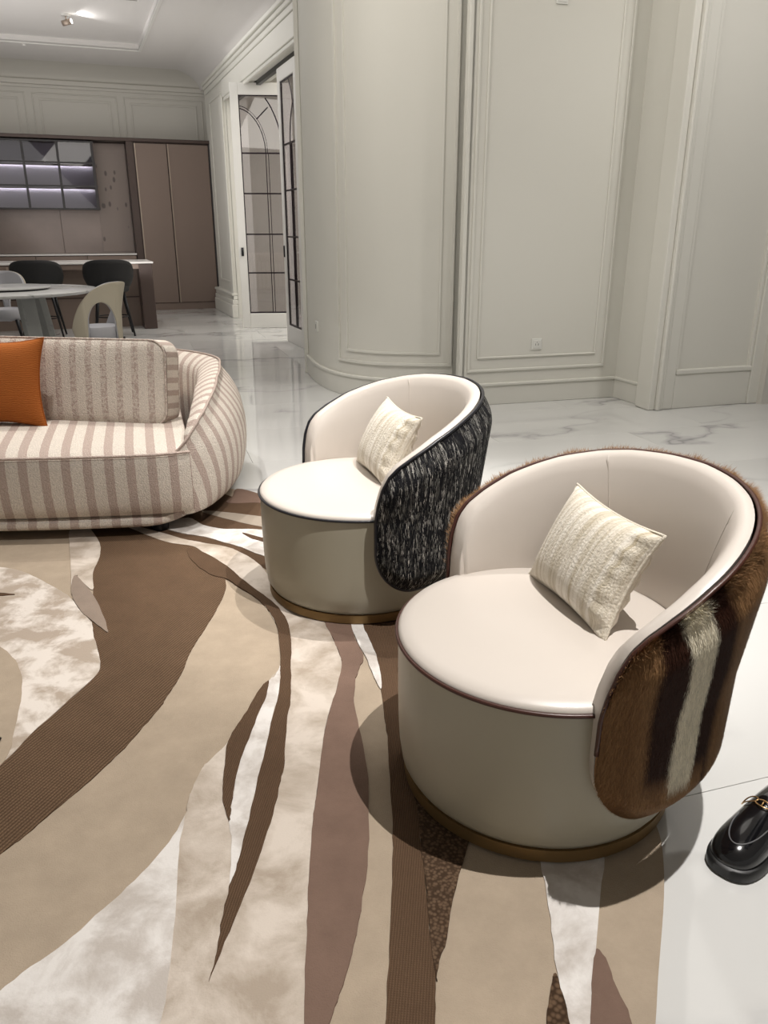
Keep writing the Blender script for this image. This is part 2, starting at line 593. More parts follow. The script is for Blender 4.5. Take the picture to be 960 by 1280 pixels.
class MB:
    def __init__(s):
        s.v = []
        s.f = []

    def box(s, x0, x1, y0, y1, z0, z1):
        b = len(s.v)
        for z in (z0, z1):
            for (x, y) in ((x0, y0), (x1, y0), (x1, y1), (x0, y1)):
                s.v.append((x, y, z))
        s.f += [(b + 3, b + 2, b + 1, b), (b + 4, b + 5, b + 6, b + 7)]
        for i in range(4):
            j = (i + 1) % 4
            s.f.append((b + i, b + j, b + 4 + j, b + 4 + i))
        return s

    def prism(s, pts, z0, z1):
        """closed outline in plan (any shape), between z0 and z1"""
        ar = sum(pts[i][0] * pts[(i + 1) % len(pts)][1] - pts[(i + 1) % len(pts)][0] * pts[i][1] for i in range(len(pts)))
        if ar < 0:
            pts = pts[::-1]
        n = len(pts)
        b = len(s.v)
        s.v += [(p[0], p[1], z0) for p in pts] + [(p[0], p[1], z1) for p in pts]
        for t in tessellate_polygon([[Vector((p[0], p[1], 0)) for p in pts]]):
            a, c, d = t
            ax, ay = pts[a]; cx, cy = pts[c]; dx, dy = pts[d]
            if (cx - ax) * (dy - ay) - (cy - ay) * (dx - ax) < 0:
                a, c, d = a, d, c
            s.f.append((b + n + a, b + n + c, b + n + d))
            s.f.append((b + d, b + c, b + a))
        for i in range(n):
            j = (i + 1) % n
            s.f.append((b + i, b + j, b + n + j, b + n + i))
        return s

    def extrude_profile(s, prof, x0, x1):
        """prof: closed list of (y,z), extruded along x"""
        n = len(prof)
        b = len(s.v)
        s.v += [(x0, p[0], p[1]) for p in prof] + [(x1, p[0], p[1]) for p in prof]
        for i in range(n):
            j = (i + 1) % n
            s.f.append((b + i, b + j, b + n + j, b + n + i))
        s.f.append(tuple(range(b, b + n))[::-1])
        s.f.append(tuple(range(b + n, b + 2 * n)))
        return s

    def tube(s, pts, r, seg=8, closed=False, radii=None):
        n = len(pts)
        P = [Vector(p) for p in pts]
        b = len(s.v)
        prev = None
        for i, p in enumerate(P):
            if closed:
                t = P[(i + 1) % n] - P[i - 1]
            else:
                t = P[min(i + 1, n - 1)] - P[max(i - 1, 0)]
            if t.length < 1e-9:
                t = Vector((0, 0, 1))
            t.normalize()
            if prev is None:
                a = Vector((0, 0, 1)) if abs(t.z) < 0.9 else Vector((1, 0, 0))
                u = t.cross(a).normalized()
            else:
                u = (prev - t * prev.dot(t))
                if u.length < 1e-6:
                    u = t.cross(Vector((0, 0, 1)))
                u.normalize()
            prev = u
            wv = t.cross(u)
            rr = radii[i] if radii else r
            for k in range(seg):
                a = 2 * pi * k / seg
                s.v.append(tuple(p + u * cos(a) * rr + wv * sin(a) * rr))
        m = n if closed else n - 1
        for i in range(m):
            j = (i + 1) % n
            for k in range(seg):
                l = (k + 1) % seg
                s.f.append((b + i * seg + k, b + i * seg + l, b + j * seg + l, b + j * seg + k))
        if not closed:
            s.f.append(tuple(b + k for k in range(seg))[::-1])
            s.f.append(tuple(b + (n - 1) * seg + k for k in range(seg)))
        return s

    def lathe(s, prof, seg=64, cx=0, cy=0):
        """prof list of (r,z) bottom to top; closed to the axis at both ends if r==0"""
        b = len(s.v)
        idx = []
        for (r, z) in prof:
            if r < 1e-6:
                idx.append([len(s.v)] * seg)
                s.v.append((cx, cy, z))
            else:
                st = len(s.v)
                for k in range(seg):
                    a = 2 * pi * k / seg
                    s.v.append((cx + r * cos(a), cy + r * sin(a), z))
                idx.append([st + k for k in range(seg)])
        for i in range(len(prof) - 1):
            for k in range(seg):
                l = (k + 1) % seg
                q = [idx[i][k], idx[i][l], idx[i + 1][l], idx[i + 1][k]]
                u = []
                for t in q:
                    if t not in u:
                        u.append(t)
                if len(u) > 2:
                    s.f.append(tuple(u))
        return s

    def build(s, name, mat, parent=None, smooth=False):
        return mesh_obj(name, s.v, s.f, mat, parent, smooth)


def bevel(o, w, seg=2, ang=40):
    m = o.modifiers.new('bevel', 'BEVEL')
    m.width = w
    m.segments = seg
    m.limit_method = 'ANGLE'
    m.angle_limit = radians(ang)
    return o


def auto_smooth(o, ang=40):
    me = o.data
    me.polygons.foreach_set('use_smooth', [True] * len(me.polygons))
    try:
        me.set_sharp_from_angle(angle=radians(ang))
    except Exception:
        pass
    return o


def subsurf(o, n=2):
    m = o.modifiers.new('sub', 'SUBSURF')
    m.levels = n
    m.render_levels = n
    return o


def catmull(pts, k=4, closed=True):
    n = len(pts)
    out = []
    rng = range(n) if closed else range(n - 1)
    for i in rng:
        if closed:
            p0, p1, p2, p3 = pts[i - 1], pts[i], pts[(i + 1) % n], pts[(i + 2) % n]
        else:
            p0, p1, p2, p3 = pts[max(i - 1, 0)], pts[i], pts[i + 1], pts[min(i + 2, n - 1)]
        for j in range(k):
            t = j / k
            q = []
            for a, b_, c, d in zip(p0, p1, p2, p3):
                q.append(0.5 * (2 * b_ + (c - a) * t + (2 * a - 5 * b_ + 4 * c - d) * t * t + (3 * b_ - a - 3 * c + d) * t ** 3))
            out.append(tuple(q))
    if not closed:
        out.append(tuple(pts[-1]))
    return out


def lerp(a, b, t):
    return a + (b - a) * t


def table(xs, x):
    """piecewise-linear table lookup, xs = [(x,y),...]"""
    if x <= xs[0][0]:
        return xs[0][1]
    for (a, b), (c, d) in zip(xs, xs[1:]):
        if x <= c:
            return lerp(b, d, (x - a) / (c - a) if c > a else 0)
    return xs[-1][1]


def dup(root, loc, rotz, label, group=None):
    r = root.copy()
    COL.objects.link(r)
    r.location = loc
    r.rotation_euler = (0, 0, rotz)
    r['label'] = label
    if group:
        r['group'] = group
    for ch in list(root.children):
        c = ch.copy()
        COL.objects.link(c)
        c.parent = r
        for g in list(ch.children):
            d = g.copy()
            COL.objects.link(d)
            d.parent = c
    return r

# ------------------------------------------------------------------ floor: marble slabs on a screed
PSI = radians(17)
FLO = MB().box(-14, 12, -3, 26, -0.10, -0.012).build('floor', 'joint_grey')
struct(FLO, 'polished white marble floor with grey veins')
TW, TH_ = 1.6, 0.8
tile_me = None
ux, uy = cos(PSI), sin(PSI)
ntile = 0
for j in range(-2, 26):
    for i in range(-8, 8):
        lx = i * TW + (0.55 if j % 2 else -0.1) * 1.0
        ly = 1.26 + (j - 1) * TH_
        cx = (lx + TW / 2) * ux - (ly + TH_ / 2) * uy
        cy = (lx + TW / 2) * uy + (ly + TH_ / 2) * ux
        if cy < 0.2 or cy > 17 or abs(cx) > 0.62 * cy + 2.2:
            continue
        if ntile >= 298:
            continue
        if tile_me is None:
            g = 0.0008
            t = bevel(MB().box(-TW / 2 + g, TW / 2 - g, -TH_ / 2 + g, TH_ / 2 - g, -0.012, 0).build('tile', 'floor_marble', FLO), 0.0006, 1)
            tile_me = t
        else:
            t = tile_me.copy()
            COL.objects.link(t)
            t.parent = FLO
        place(t, (cx, cy, 0), PSI + (pi if (i * 7 + j * 3) % 2 else 0))
        ntile += 1

# ------------------------------------------------------------------ ceiling with a recessed tray and coves
DX, DY = -2.85, 14.0
A21 = radians(21)
CE = MB()
# local frame: origin at the far corner D, x along the kitchen wall (negative = left), y away from the camera
# tray corner in this frame
def to21(x, y):
    dx, dy = x - DX, y - DY
    return dx * cos(A21) + dy * sin(A21), -dx * sin(A21) + dy * cos(A21)
tcx, tcy = to21(-3.501, 12.646)
X0, X1, Y0, Y1 = -9.0, 12.0, -18.0, 2.0
T0, T1 = tcx - 5.0, tcx
S0_, S1_ = tcy - 6.0, tcy
CE.box(X0, T0, Y0, Y1, 3.70, 3.85).box(T1, X1, Y0, Y1, 3.70, 3.85).box(T0, T1, Y0, S0_, 3.70, 3.85).box(T0, T1, S1_, Y1, 3.70, 3.85)
CE.box(T0 - .1, T1 + .1, S0_ - .1, S1_ + .1, 3.78, 3.86)
ce = CE.build('ceiling', 'ceiling_paint')
struct(place(ce, (DX, DY, 0), A21), 'pale plaster ceiling with a shallow recessed tray')
tr = MB()
for (a, b, c, d) in ((T1 - .0, T1 + .035, S0_, S1_ + .035), (T0, T1, S1_, S1_ + .035), (T0 - .035, T0, S0_, S1_ + .035)):
    tr.box(a, b, c, d, 3.685, 3.715)
t1 = tr.build('trim_1', 'door_paint')
struct(place(t1, (DX, DY, 0), A21), 'thin white moulding round the ceiling tray')


def cove_prof(wall_y=0.0, z0=3.47, r=0.50, h=0.235):
    # from the wall up and out to the ceiling: concave quarter curve, closed behind
    pts = []
    for k in range(13):
        a = pi / 2 * k / 12
        pts.append((wall_y - r * (1 - cos(a)), z0 + h * sin(a)))
    pts.append((wall_y - r, 3.72))
    pts.append((wall_y + 0.02, 3.72))
    pts.append((wall_y + 0.02, z0))
    return pts


# ------------------------------------------------------------------ back wall (behind the kitchen units), room side is -y
WB = 0.62
wb = MB().box(-9, 0.35, WB, WB + 0.2, 0, 3.75)
o = wb.build('wall_back', 'far_paint')
struct(place(o, (DX, DY, 0), A21), 'pale panelled wall above the kitchen units')
m = MB()
m.extrude_profile(cove_prof(WB), -9, 0.6)
o = auto_smooth(m.build('trim_2', 'far_paint'), 30)
struct(place(o, (DX, DY, 0), A21), 'curved plaster cove over the kitchen wall')
m = MB()
m.box(-9, 0.3, WB - .05, WB, 3.43, 3.50).box(-9, 0.3, WB - .03, WB, 3.385, 3.43)
o = bevel(m.build('trim_3', 'far_paint'), 0.008, 2)
struct(place(o, (DX, DY, 0), A21), 'stepped cornice line over the kitchen wall')


def frame_strip(mb, x0, x1, z0, z1, y, wd=0.022, dp=0.014):
    mb.box(x0, x1, y - dp, y, z1 - wd, z1).box(x0, x1, y - dp, y, z0, z0 + wd)
    mb.box(x0, x0 + wd, y - dp, y, z0 + wd, z1 - wd).box(x1 - wd, x1, y - dp, y, z0 + wd, z1 - wd)


n_panel = 0
for k in range(4):
    x1 = 0.02 - k * 1.37
    m = MB()
    frame_strip(m, x1 - 1.27, x1, 2.3, 3.32, WB, 0.02)
    frame_strip(m, x1 - 1.17, x1 - 0.10, 2.3, 3.24, WB, 0.03)
    o = bevel(m.build('wall_moulding', 'far_paint'), 0.005, 1)
    place(o, (DX, DY, 0), A21)
    struct(o, 'rectangular panel moulding on the wall above the kitchen units')

# ------------------------------------------------------------------ left wall with the tall opening; local x from the far corner towards the camera
A69 = radians(-69)
W69 = dict(loc=(DX, DY, 0), rotz=A69)
m = MB()
m.box(-0.2, 1.62, 0, 0.30, 0, 3.75)          # far pier
m.box(1.62, 5.95, 0, 0.30, 3.08, 3.75)       # lintel
o = m.build('wall_left', 'wall_paint')
struct(place(o, (DX, DY, 0), A69), 'pale side wall with a tall glazed opening')
m = MB()
m.extrude_profile(cove_prof(0.0), -0.6, 7.5)
o = auto_smooth(m.build('trim_4', 'ceiling_paint'), 30)
struct(place(o, (DX, DY, 0), A69), 'curved plaster cove over the glazed opening')
m = MB()
m.box(-.05, 6.5, -.075, 0, 3.45, 3.50).box(-.05, 6.5, -.05, 0, 3.40, 3.45).box(-.05, 6.5, -.03, 0, 3.33, 3.40)
o = bevel(m.build('trim_5', 'trim_paint'), 0.012, 2)
struct(place(o, (DX, DY, 0), A69), 'stepped cornice over the glazed opening')
m = MB()
m.box(1.36, 1.60, -.05, 0.0, 0, 3.10).box(1.42, 1.62, -.07, -.05, 0, 3.10)
m.box(1.60, 6.0, -.05, 0.0, 3.08, 3.30).box(1.60, 6.0, -.035, 0.0, 3.04, 3.08)
o = bevel(m.build('trim_6', 'trim_paint'), 0.008, 2)
struct(place(o, (DX, DY, 0), A69), 'white casing round the glazed opening')
m = MB()
m.box(0.0, 1.62, -.10, 0, 0, .20).box(0.0, 1.62, -.085, 0, .20, .27).box(0, 1.62, -.07, 0, .27, .33).box(0, 1.62, -.09, 0, .33, .37)
o = bevel(m.build('baseboard_left', 'trim_paint'), 0.012, 2)
struct(place(o, (DX, DY, 0), A69))
m = MB()
frame_strip(m, 0.25, 1.25, 0.5, 3.2, 0.0, 0.03)
o = bevel(m.build('trim_7', 'trim_paint'), 0.005, 1)
struct(place(o, (DX, DY, 0), A69), 'tall panel moulding on the far pier')

# black sliding track in the head of the opening
m = MB().box(1.75, 5.9, 0.12, 0.17, 3.03, 3.08)
o = m.build('door_track', 'black_metal')
struct(place(o, (DX, DY, 0), A69), 'black sliding track under the head of the opening')

# ------------------------------------------------------------------ glazed doors with leaded arches


def glazed_leaf(name, w, h, arch_dir, bars, vbars=(), label='', two_arcs=True):
    """leaf standing in local xz, x 0..w, thickness 45 mm"""
    st, tp, bt = 0.105, 0.14, 0.20
    fr = MB()
    fr.box(0, st, -.022, .022, 0, h).box(w - st, w, -.022, .022, 0, h)
    fr.box(st, w - st, -.022, .022, 0, bt).box(st, w - st, -.022, .022, h - tp, h)
    o = bevel(fr.build(name, 'door_paint'), 0.006, 2)
    struct(o, label)
    gz0, gz1, gx0, gx1 = bt, h - tp, st, w - st
    g = MB().box(gx0, gx1, -.004, .004, gz0, gz1).build('glass_pane', 'door_glass', o)
    b = MB()
    e = 0.012
    b.box(gx0, gx0 + e, -.010, .010, gz0, gz1).box(gx1 - e, gx1, -.010, .010, gz0, gz1)
    b.box(gx0, gx1, -.010, .010, gz0, gz0 + e * 1.6).box(gx0, gx1, -.010, .010, gz1 - e, gz1)
    b.build('glazing_bead', 'lead', o)
    for z in bars:
        MB().box(gx0, gx1, -.009, .009, z - .009, z + .009).build('glazing_bar', 'lead', o)
    for x in vbars:
        MB().box(x - .006, x + .006, -.009, .009, gz0, table(((0, bars[0] + .05), (9, bars[0] + .05)), 1)).build('glazing_bar', 'lead', o)
    return o, (gx0, gx1, gz0, gz1)


def arc(o, cx, cz, rx, rz, a0, a1, r, box):
    pts = []
    for k in range(25):
        a = radians(lerp(a0, a1, k / 24))
        x, z = cx + rx * cos(a), cz + rz * sin(a)
        if box[0] <= x <= box[1] and box[2] <= z <= box[3]:
            pts.append((x, 0, z))
    if len(pts) > 2:
        MB().tube(pts, r, 6).build('lead_arch', 'lead', o, True)


# leaf folded open across the opening: faces the camera
o, bx = glazed_leaf('door_1', 0.78, 3.06, 1, (2.24, 1.75, 1.24, 0.74), (), 'white glazed door leaf with leaded arch, folded open across the opening')
gx0, gx1, gz0, gz1 = bx
arc(o, gx0 - .04, 2.24, 0.36, 0.53, 90, 0, .007, bx)
arc(o, gx0 - .04, 2.24, 0.385, 0.56, 90, 0, .005, bx)
arc(o, gx0 - .04, 2.24, 0.58, 0.86, 90, 0, .009, bx)
MB().tube([(gx0 + .22, 0, 2.64), (gx0 + .37, 0, 2.78)], .008, 6).build('lead_arch', 'lead', o)
MB().box(gx0 + .315, gx0 + .325, -.008, .008, gz0, 2.24).build('glazing_bar', 'lead', o)
MB().box(gx0 + .350, gx0 + .358, -.008, .008, gz0, 2.24).build('glazing_bar', 'lead', o)
hd = MB()
hd.tube([(.05, -.024, .96), (.05, -.024, 1.07)], .018, 10)
hd.build('flush_handle', 'black_metal', o, True)
place(o, (-1.975, 11.15, 0), radians(4))

# two leaves in line with the opening, nearer the camera
def u69(t, off=0.0):
    return (DX + t * cos(A69) - off * sin(A69), DY + t * sin(A69) + off * cos(A69))
o, bx = glazed_leaf('door_2', 0.80, 2.98, -1, (2.20, 1.72, 1.22, 0.74), (), 'white glazed door leaf with leaded arch, beside the curved wall')
gx0, gx1, gz0, gz1 = bx
arc(o, gx1 + .02, 2.2, 0.30, 0.42, 90, 180, .007, bx)
arc(o, gx0 - .10, 2.2, 0.66, 0.80, 90, 0, .007, bx)
for q in (.30, .36):
    MB().box(gx0 + q, gx0 + q + .010, -.008, .008, gz0, 2.2).build('glazing_bar', 'lead', o)
MB().tube([(.05, -.024, .99), (.05, -.024, 1.12)], .014, 10).build('flush_handle', 'black_metal', o, True)
p = u69(4.50, 0.06)
place(o, (p[0], p[1], 0), A69)
o, bx = glazed_leaf('door_3', 0.80, 2.98, -1, (2.20, 1.72, 1.22, 0.74), (), 'white glazed door leaf mostly hidden behind the curved wall corner')
p = u69(5.31, 0.06)
place(o, (p[0], p[1], 0), A69 + radians(4))

# the room beyond the glass
m = MB().box(0.6, 9.5, 2.6, 2.75, 0, 3.75)
o = m.build('wall_beyond', 'far_paint')
struct(place(o, (DX, DY, 0), A69), 'pale wall of the room beyond the glazed doors')
m = MB()
for q in (1.9, 3.3, 4.7):
    frame_strip(m, q, q + 1.1, 0.4, 3.0, 2.6, 0.04, 0.02)
o = m.build('trim_8', 'trim_paint')
struct(place(o, (DX, DY, 0), A69), 'panel mouldings in the room beyond')
m = MB().box(0.6, 0.75, 0.3, 2.6, 0, 3.75)
o = m.build('wall_beyond_end', 'far_paint')
struct(place(o, (DX, DY, 0), A69), 'end wall of the room beyond the glazed doors')

# ------------------------------------------------------------------ curved wall
CURVE = [(-0.72, 7.50), (-0.60, 7.02), (-0.455, 6.66), (-0.28, 6.42), (-0.06, 6.27), (0.20, 6.22), (0.46, 6.20), (0.57, 6.20)]
CV = catmull(CURVE, 8, closed=False)


def offs(path, d):
    out = []
    n = len(path)
    for i, p in enumerate(path):
        a = path[max(i - 1, 0)]
        b = path[min(i + 1, n - 1)]
        tx, ty = b[0] - a[0], b[1] - a[1]
        l = hypot(tx, ty)
        out.append((p[0] + ty / l * d, p[1] - tx / l * d))   # right-hand side = towards the camera
    return out


def ribbon(mb, path, d0, d1, z0, z1):
    """band following a plan path between two offsets"""
    a, b = offs(path, d0), offs(path, d1)
    n = len(path)
    s = len(mb.v)
    for i in range(n):
        mb.v += [(a[i][0], a[i][1], z0), (b[i][0], b[i][1], z0), (b[i][0], b[i][1], z1), (a[i][0], a[i][1], z1)]
    for i in range(n - 1):
        q, r = s + i * 4, s + i * 4 + 4
        for k in range(4):
            l = (k + 1) % 4
            mb.f.append((q + k, q + l, r + l, r + k))
    mb.f.append((s + 3, s + 2, s + 1, s))
    e = s + (n - 1) * 4
    mb.f.append((e, e + 1, e + 2, e + 3))


# sign: path runs left -> right as seen from the camera, room (camera) side is offset > 0
back = [(0.66, 6.9), (0.2, 7.6), (-0.35, 9.2), (-0.70, 9.2), (-0.78, 8.55)]
m = MB().prism(CV + [(0.60, 6.20), (0.60, 6.6)] + back, 0, 3.75)
o = auto_smooth(m.build('wall_curved', 'wall_paint'), 35)
struct(o, 'cream panelled wall curving round the corner')


def seg(path, f0, f1):
    n = len(path) - 1
    ds = [0]
    for a, b in zip(path, path[1:]):
        ds.append(ds[-1] + hypot(b[0] - a[0], b[1] - a[1]))
    T = ds[-1]
    out = []

    def at(d):
        for i in range(n):
            if ds[i + 1] >= d:
                t = (d - ds[i]) / (ds[i + 1] - ds[i])
                return (lerp(path[i][0], path[i + 1][0], t), lerp(path[i][1], path[i + 1][1], t))
        return path[-1]
    for k in range(41):
        out.append(at(T * lerp(f0, f1, k / 40)))
    return out


def curved_frame(name, f0, f1, z0, z1, wd, dp, label):
    T = 0
    for a, b in zip(CV, CV[1:]):
        T += hypot(b[0] - a[0], b[1] - a[1])
    df = wd / T
    m = MB()
    p = seg(CV, f0, f1)
    ribbon(m, p, 0, dp, z0, z0 + wd)
    ribbon(m, p, 0, dp, z1 - wd, z1)
    ribbon(m, seg(CV, f0, f0 + df), 0, dp, z0, z1)
    ribbon(m, seg(CV, f1 - df, f1), 0, dp, z0, z1)
    o = bevel(m.build(name, 'trim_paint'), 0.004, 1)
    struct(o, label)


curved_frame('trim_9', 0.50, 0.982, 0.28, 3.3, 0.020, 0.016, 'outer panel moulding on the curved wall')
curved_frame('trim_10', 0.552, 0.937, 0.37, 3.2, 0.016, 0.013, 'inner panel moulding on the curved wall')
m = MB()
ribbon(m, seg(CV, 0, 1), 0, 0.018, 0, 0.155)
ribbon(m, seg(CV, 0, 1), 0, 0.028, 0.155, 0.178)
o = bevel(auto_smooth(m.build('baseboard_curved', 'trim_paint'), 35), 0.004, 2)
struct(o)
# end casing of the curved wall (beside the glazed doors)
m = MB()
m.box(-.012, .03, -.02, .14, 0, 3.7).box(.03, .05, -.012, .14, 0, 3.7)
o = bevel(m.build('trim_11', 'trim_paint'), 0.006, 2)
struct(place(o, (-0.745, 7.52, 0), radians(-20)), 'cream edge casing where the curved wall ends')
# small wall plate on the curved wall
pl = thing('wall_socket', 'small white wall socket low on the left end of the curved wall', 'socket', (-0.590, 6.972, 0.50), radians(-70))
bevel(MB().box(-.035, .035, -.010, .012, -.045, .045).build('plate', 'socket_white', pl), .004, 2)
MB().box(-.008, .008, -.013, -.009, -.02, .02).build('slot', 'slot_grey', pl)

# ------------------------------------------------------------------ flat wall with concealed door
AW = radians(16)
WO = (0.6, 5.995, 0)
m = MB().box(0, 1.48, 0, 0.25, 0, 3.75).box(0, 0.02, 0, 0.9, 0, 3.75)
o = m.build('wall_flat', 'wall_paint')
struct(place(o, WO, AW), 'cream panelled flat wall right of the curved wall')
m = MB()
frame_strip(m, 0.04, 1.225, 0.26, 3.3, 0, 0.020, 0.014)
o = bevel(m.build('trim_12', 'trim_paint'), .004, 1)
struct(place(o, WO, AW), 'outer panel moulding on the flat wall')
m = MB()
frame_strip(m, 0.115, 1.14, 0.36, 3.2, 0, 0.016, 0.012)
o = bevel(m.build('trim_13', 'trim_paint'), .004, 1)
struct(place(o, WO, AW), 'inner panel moulding on the flat wall')
m = MB().box(0, 1.365, -.018, 0, 0, .150).box(0, 1.365, -.030, 0, .150, .172)
o = bevel(m.build('baseboard_flat', 'trim_paint'), .005, 2)
struct(place(o, WO, AW))
m = MB().box(-.03, 0.0, -.012, .05, 0, 3.7)
o = bevel(m.build('trim_14', 'trim_paint'), .004, 1)
struct(place(o, WO, AW), 'narrow edge strip beside the concealed door gap')


def at_wall(wo, a, x, y, z):
    return (wo[0] + x * cos(a) - y * sin(a), wo[1] + x * sin(a) + y * cos(a), z)


def socket(lbl, pos, rot):
    s = thing('wall_socket', lbl, 'socket', pos, rot)
    bevel(MB().box(-.045, .045, -.009, 0, -.043, .043).build('plate', 'socket_white', s), .004, 2)
    bevel(MB().box(-.032, .032, -.013, -.008, -.030, .030).build('rocker', 'socket_white', s), .003, 2)
    for q in (-.012, .012):
        MB().box(q - .003, q + .003, -.0145, -.012, -.010, .004).build('slot', 'slot_grey', s)
    MB().box(-.003, .003, -.0145, -.012, .012, .020).build('slot', 'slot_grey', s)
    return s


s1 = socket('small white double wall socket low on the flat wall', at_wall(WO, AW, 0.617, 0, 0.458), AW)
s1['label'] = 'white wall socket low on the flat panelled wall'
s2 = dup(s1, at_wall(WO, AW, 0.64, 0, 2.79), AW, 'white switch plate high on the flat panelled wall at the top edge')

# ------------------------------------------------------------------ return wall and right wall
c0 = (1.899, 6.358)
d0 = (2.09, 5.872)
AR = atan2(d0[1] - c0[1], d0[0] - c0[0])
m = MB().box(-.1, hypot(d0[0] - c0[0], d0[1] - c0[1]), 0, 0.2, 0, 3.75)
o = m.build('wall_return', 'wall_paint')
struct(place(o, (c0[0], c0[1], 0), AR), 'short cream return wall')
m = MB().box(0, 0.42, -.016, 0, 0, .150).box(0, 0.42, -.026, 0, .150, .172)
o = bevel(m.build('baseboard_return', 'trim_paint'), .005, 2)
struct(place(o, (c0[0], c0[1], 0), AR))
AQ = radians(17)
WQ = (2.09, 5.872, 0)
m = MB().box(0.0, 0.94, 0.012, 0.30, 0, 3.75)
o = m.build('wall_right', 'wall_paint')
struct(place(o, WQ, AQ), 'cream pilaster wall at right')
m = MB().box(-.085, -.03, -.02, .16, 0, 3.7).box(-.03, 0.0, -.05, .16, 0, 3.7).box(0, .03, -.035, .02, 0, 3.7).box(.03, .125, -.022, .02, 0, 3.7)
o = bevel(m.build('trim_15', 'trim_paint'), .010, 2)
struct(place(o, WQ, AQ), 'stepped cream pilaster casing')
m = MB().box(.125, .150, -.014, .02, .28, 3.7).box(.790, .815, -.014, .02, .28, 3.7).box(.815, .94, -.030, .02, 0, 3.7).box(.125, .815, -.026, .02, .265, .30).box(.125, .815, -.016, .02, 0, .265)
o = bevel(m.build('trim_16', 'trim_paint'), .006, 2)
struct(place(o, WQ, AQ), 'panel frame and rail on the right pilaster')
# what lies past the right wall: a pale wall and a patterned mosaic floor
m = MB().box(0.9, 6.0, 2.4, 2.55, 0, 3.75)
o = m.build('wall_far_right', 'door_paint')
struct(place(o, WQ, AQ), 'white wall glimpsed past the right pilaster')
m = MB().box(0.9, 6.0, 2.37, 2.4, 0, .2)
o = m.build('baseboard_far_right', 'door_paint')
struct(place(o, WQ, AQ))
fm = MB().box(0.95, 3.6, 0.35, 2.36, 0.001, 0.010).build('floor_inlay', 'white_top')
struct(place(fm, WQ, AQ), 'white floor with black crossing lines past the right pilaster')
k = 0
for q in range(9):
    x = 1.0 + q * .29
    mm = MB().tube([(x, .36, .010), (x + .15, 1.0, .010), (x - .1, 1.6, .010), (x + .12, 2.3, .010)], .008, 4)
    mm.build('black_line', 'pattern_black', fm)
for q in range(6):
    y = .45 + q * .34
    mm = MB().tube([(1.0, y, .010), (1.8, y + .14, .010), (2.6, y - .1, .010), (3.5, y + .1, .010)], .008, 4)
    mm.build('black_line', 'pattern_black', fm)

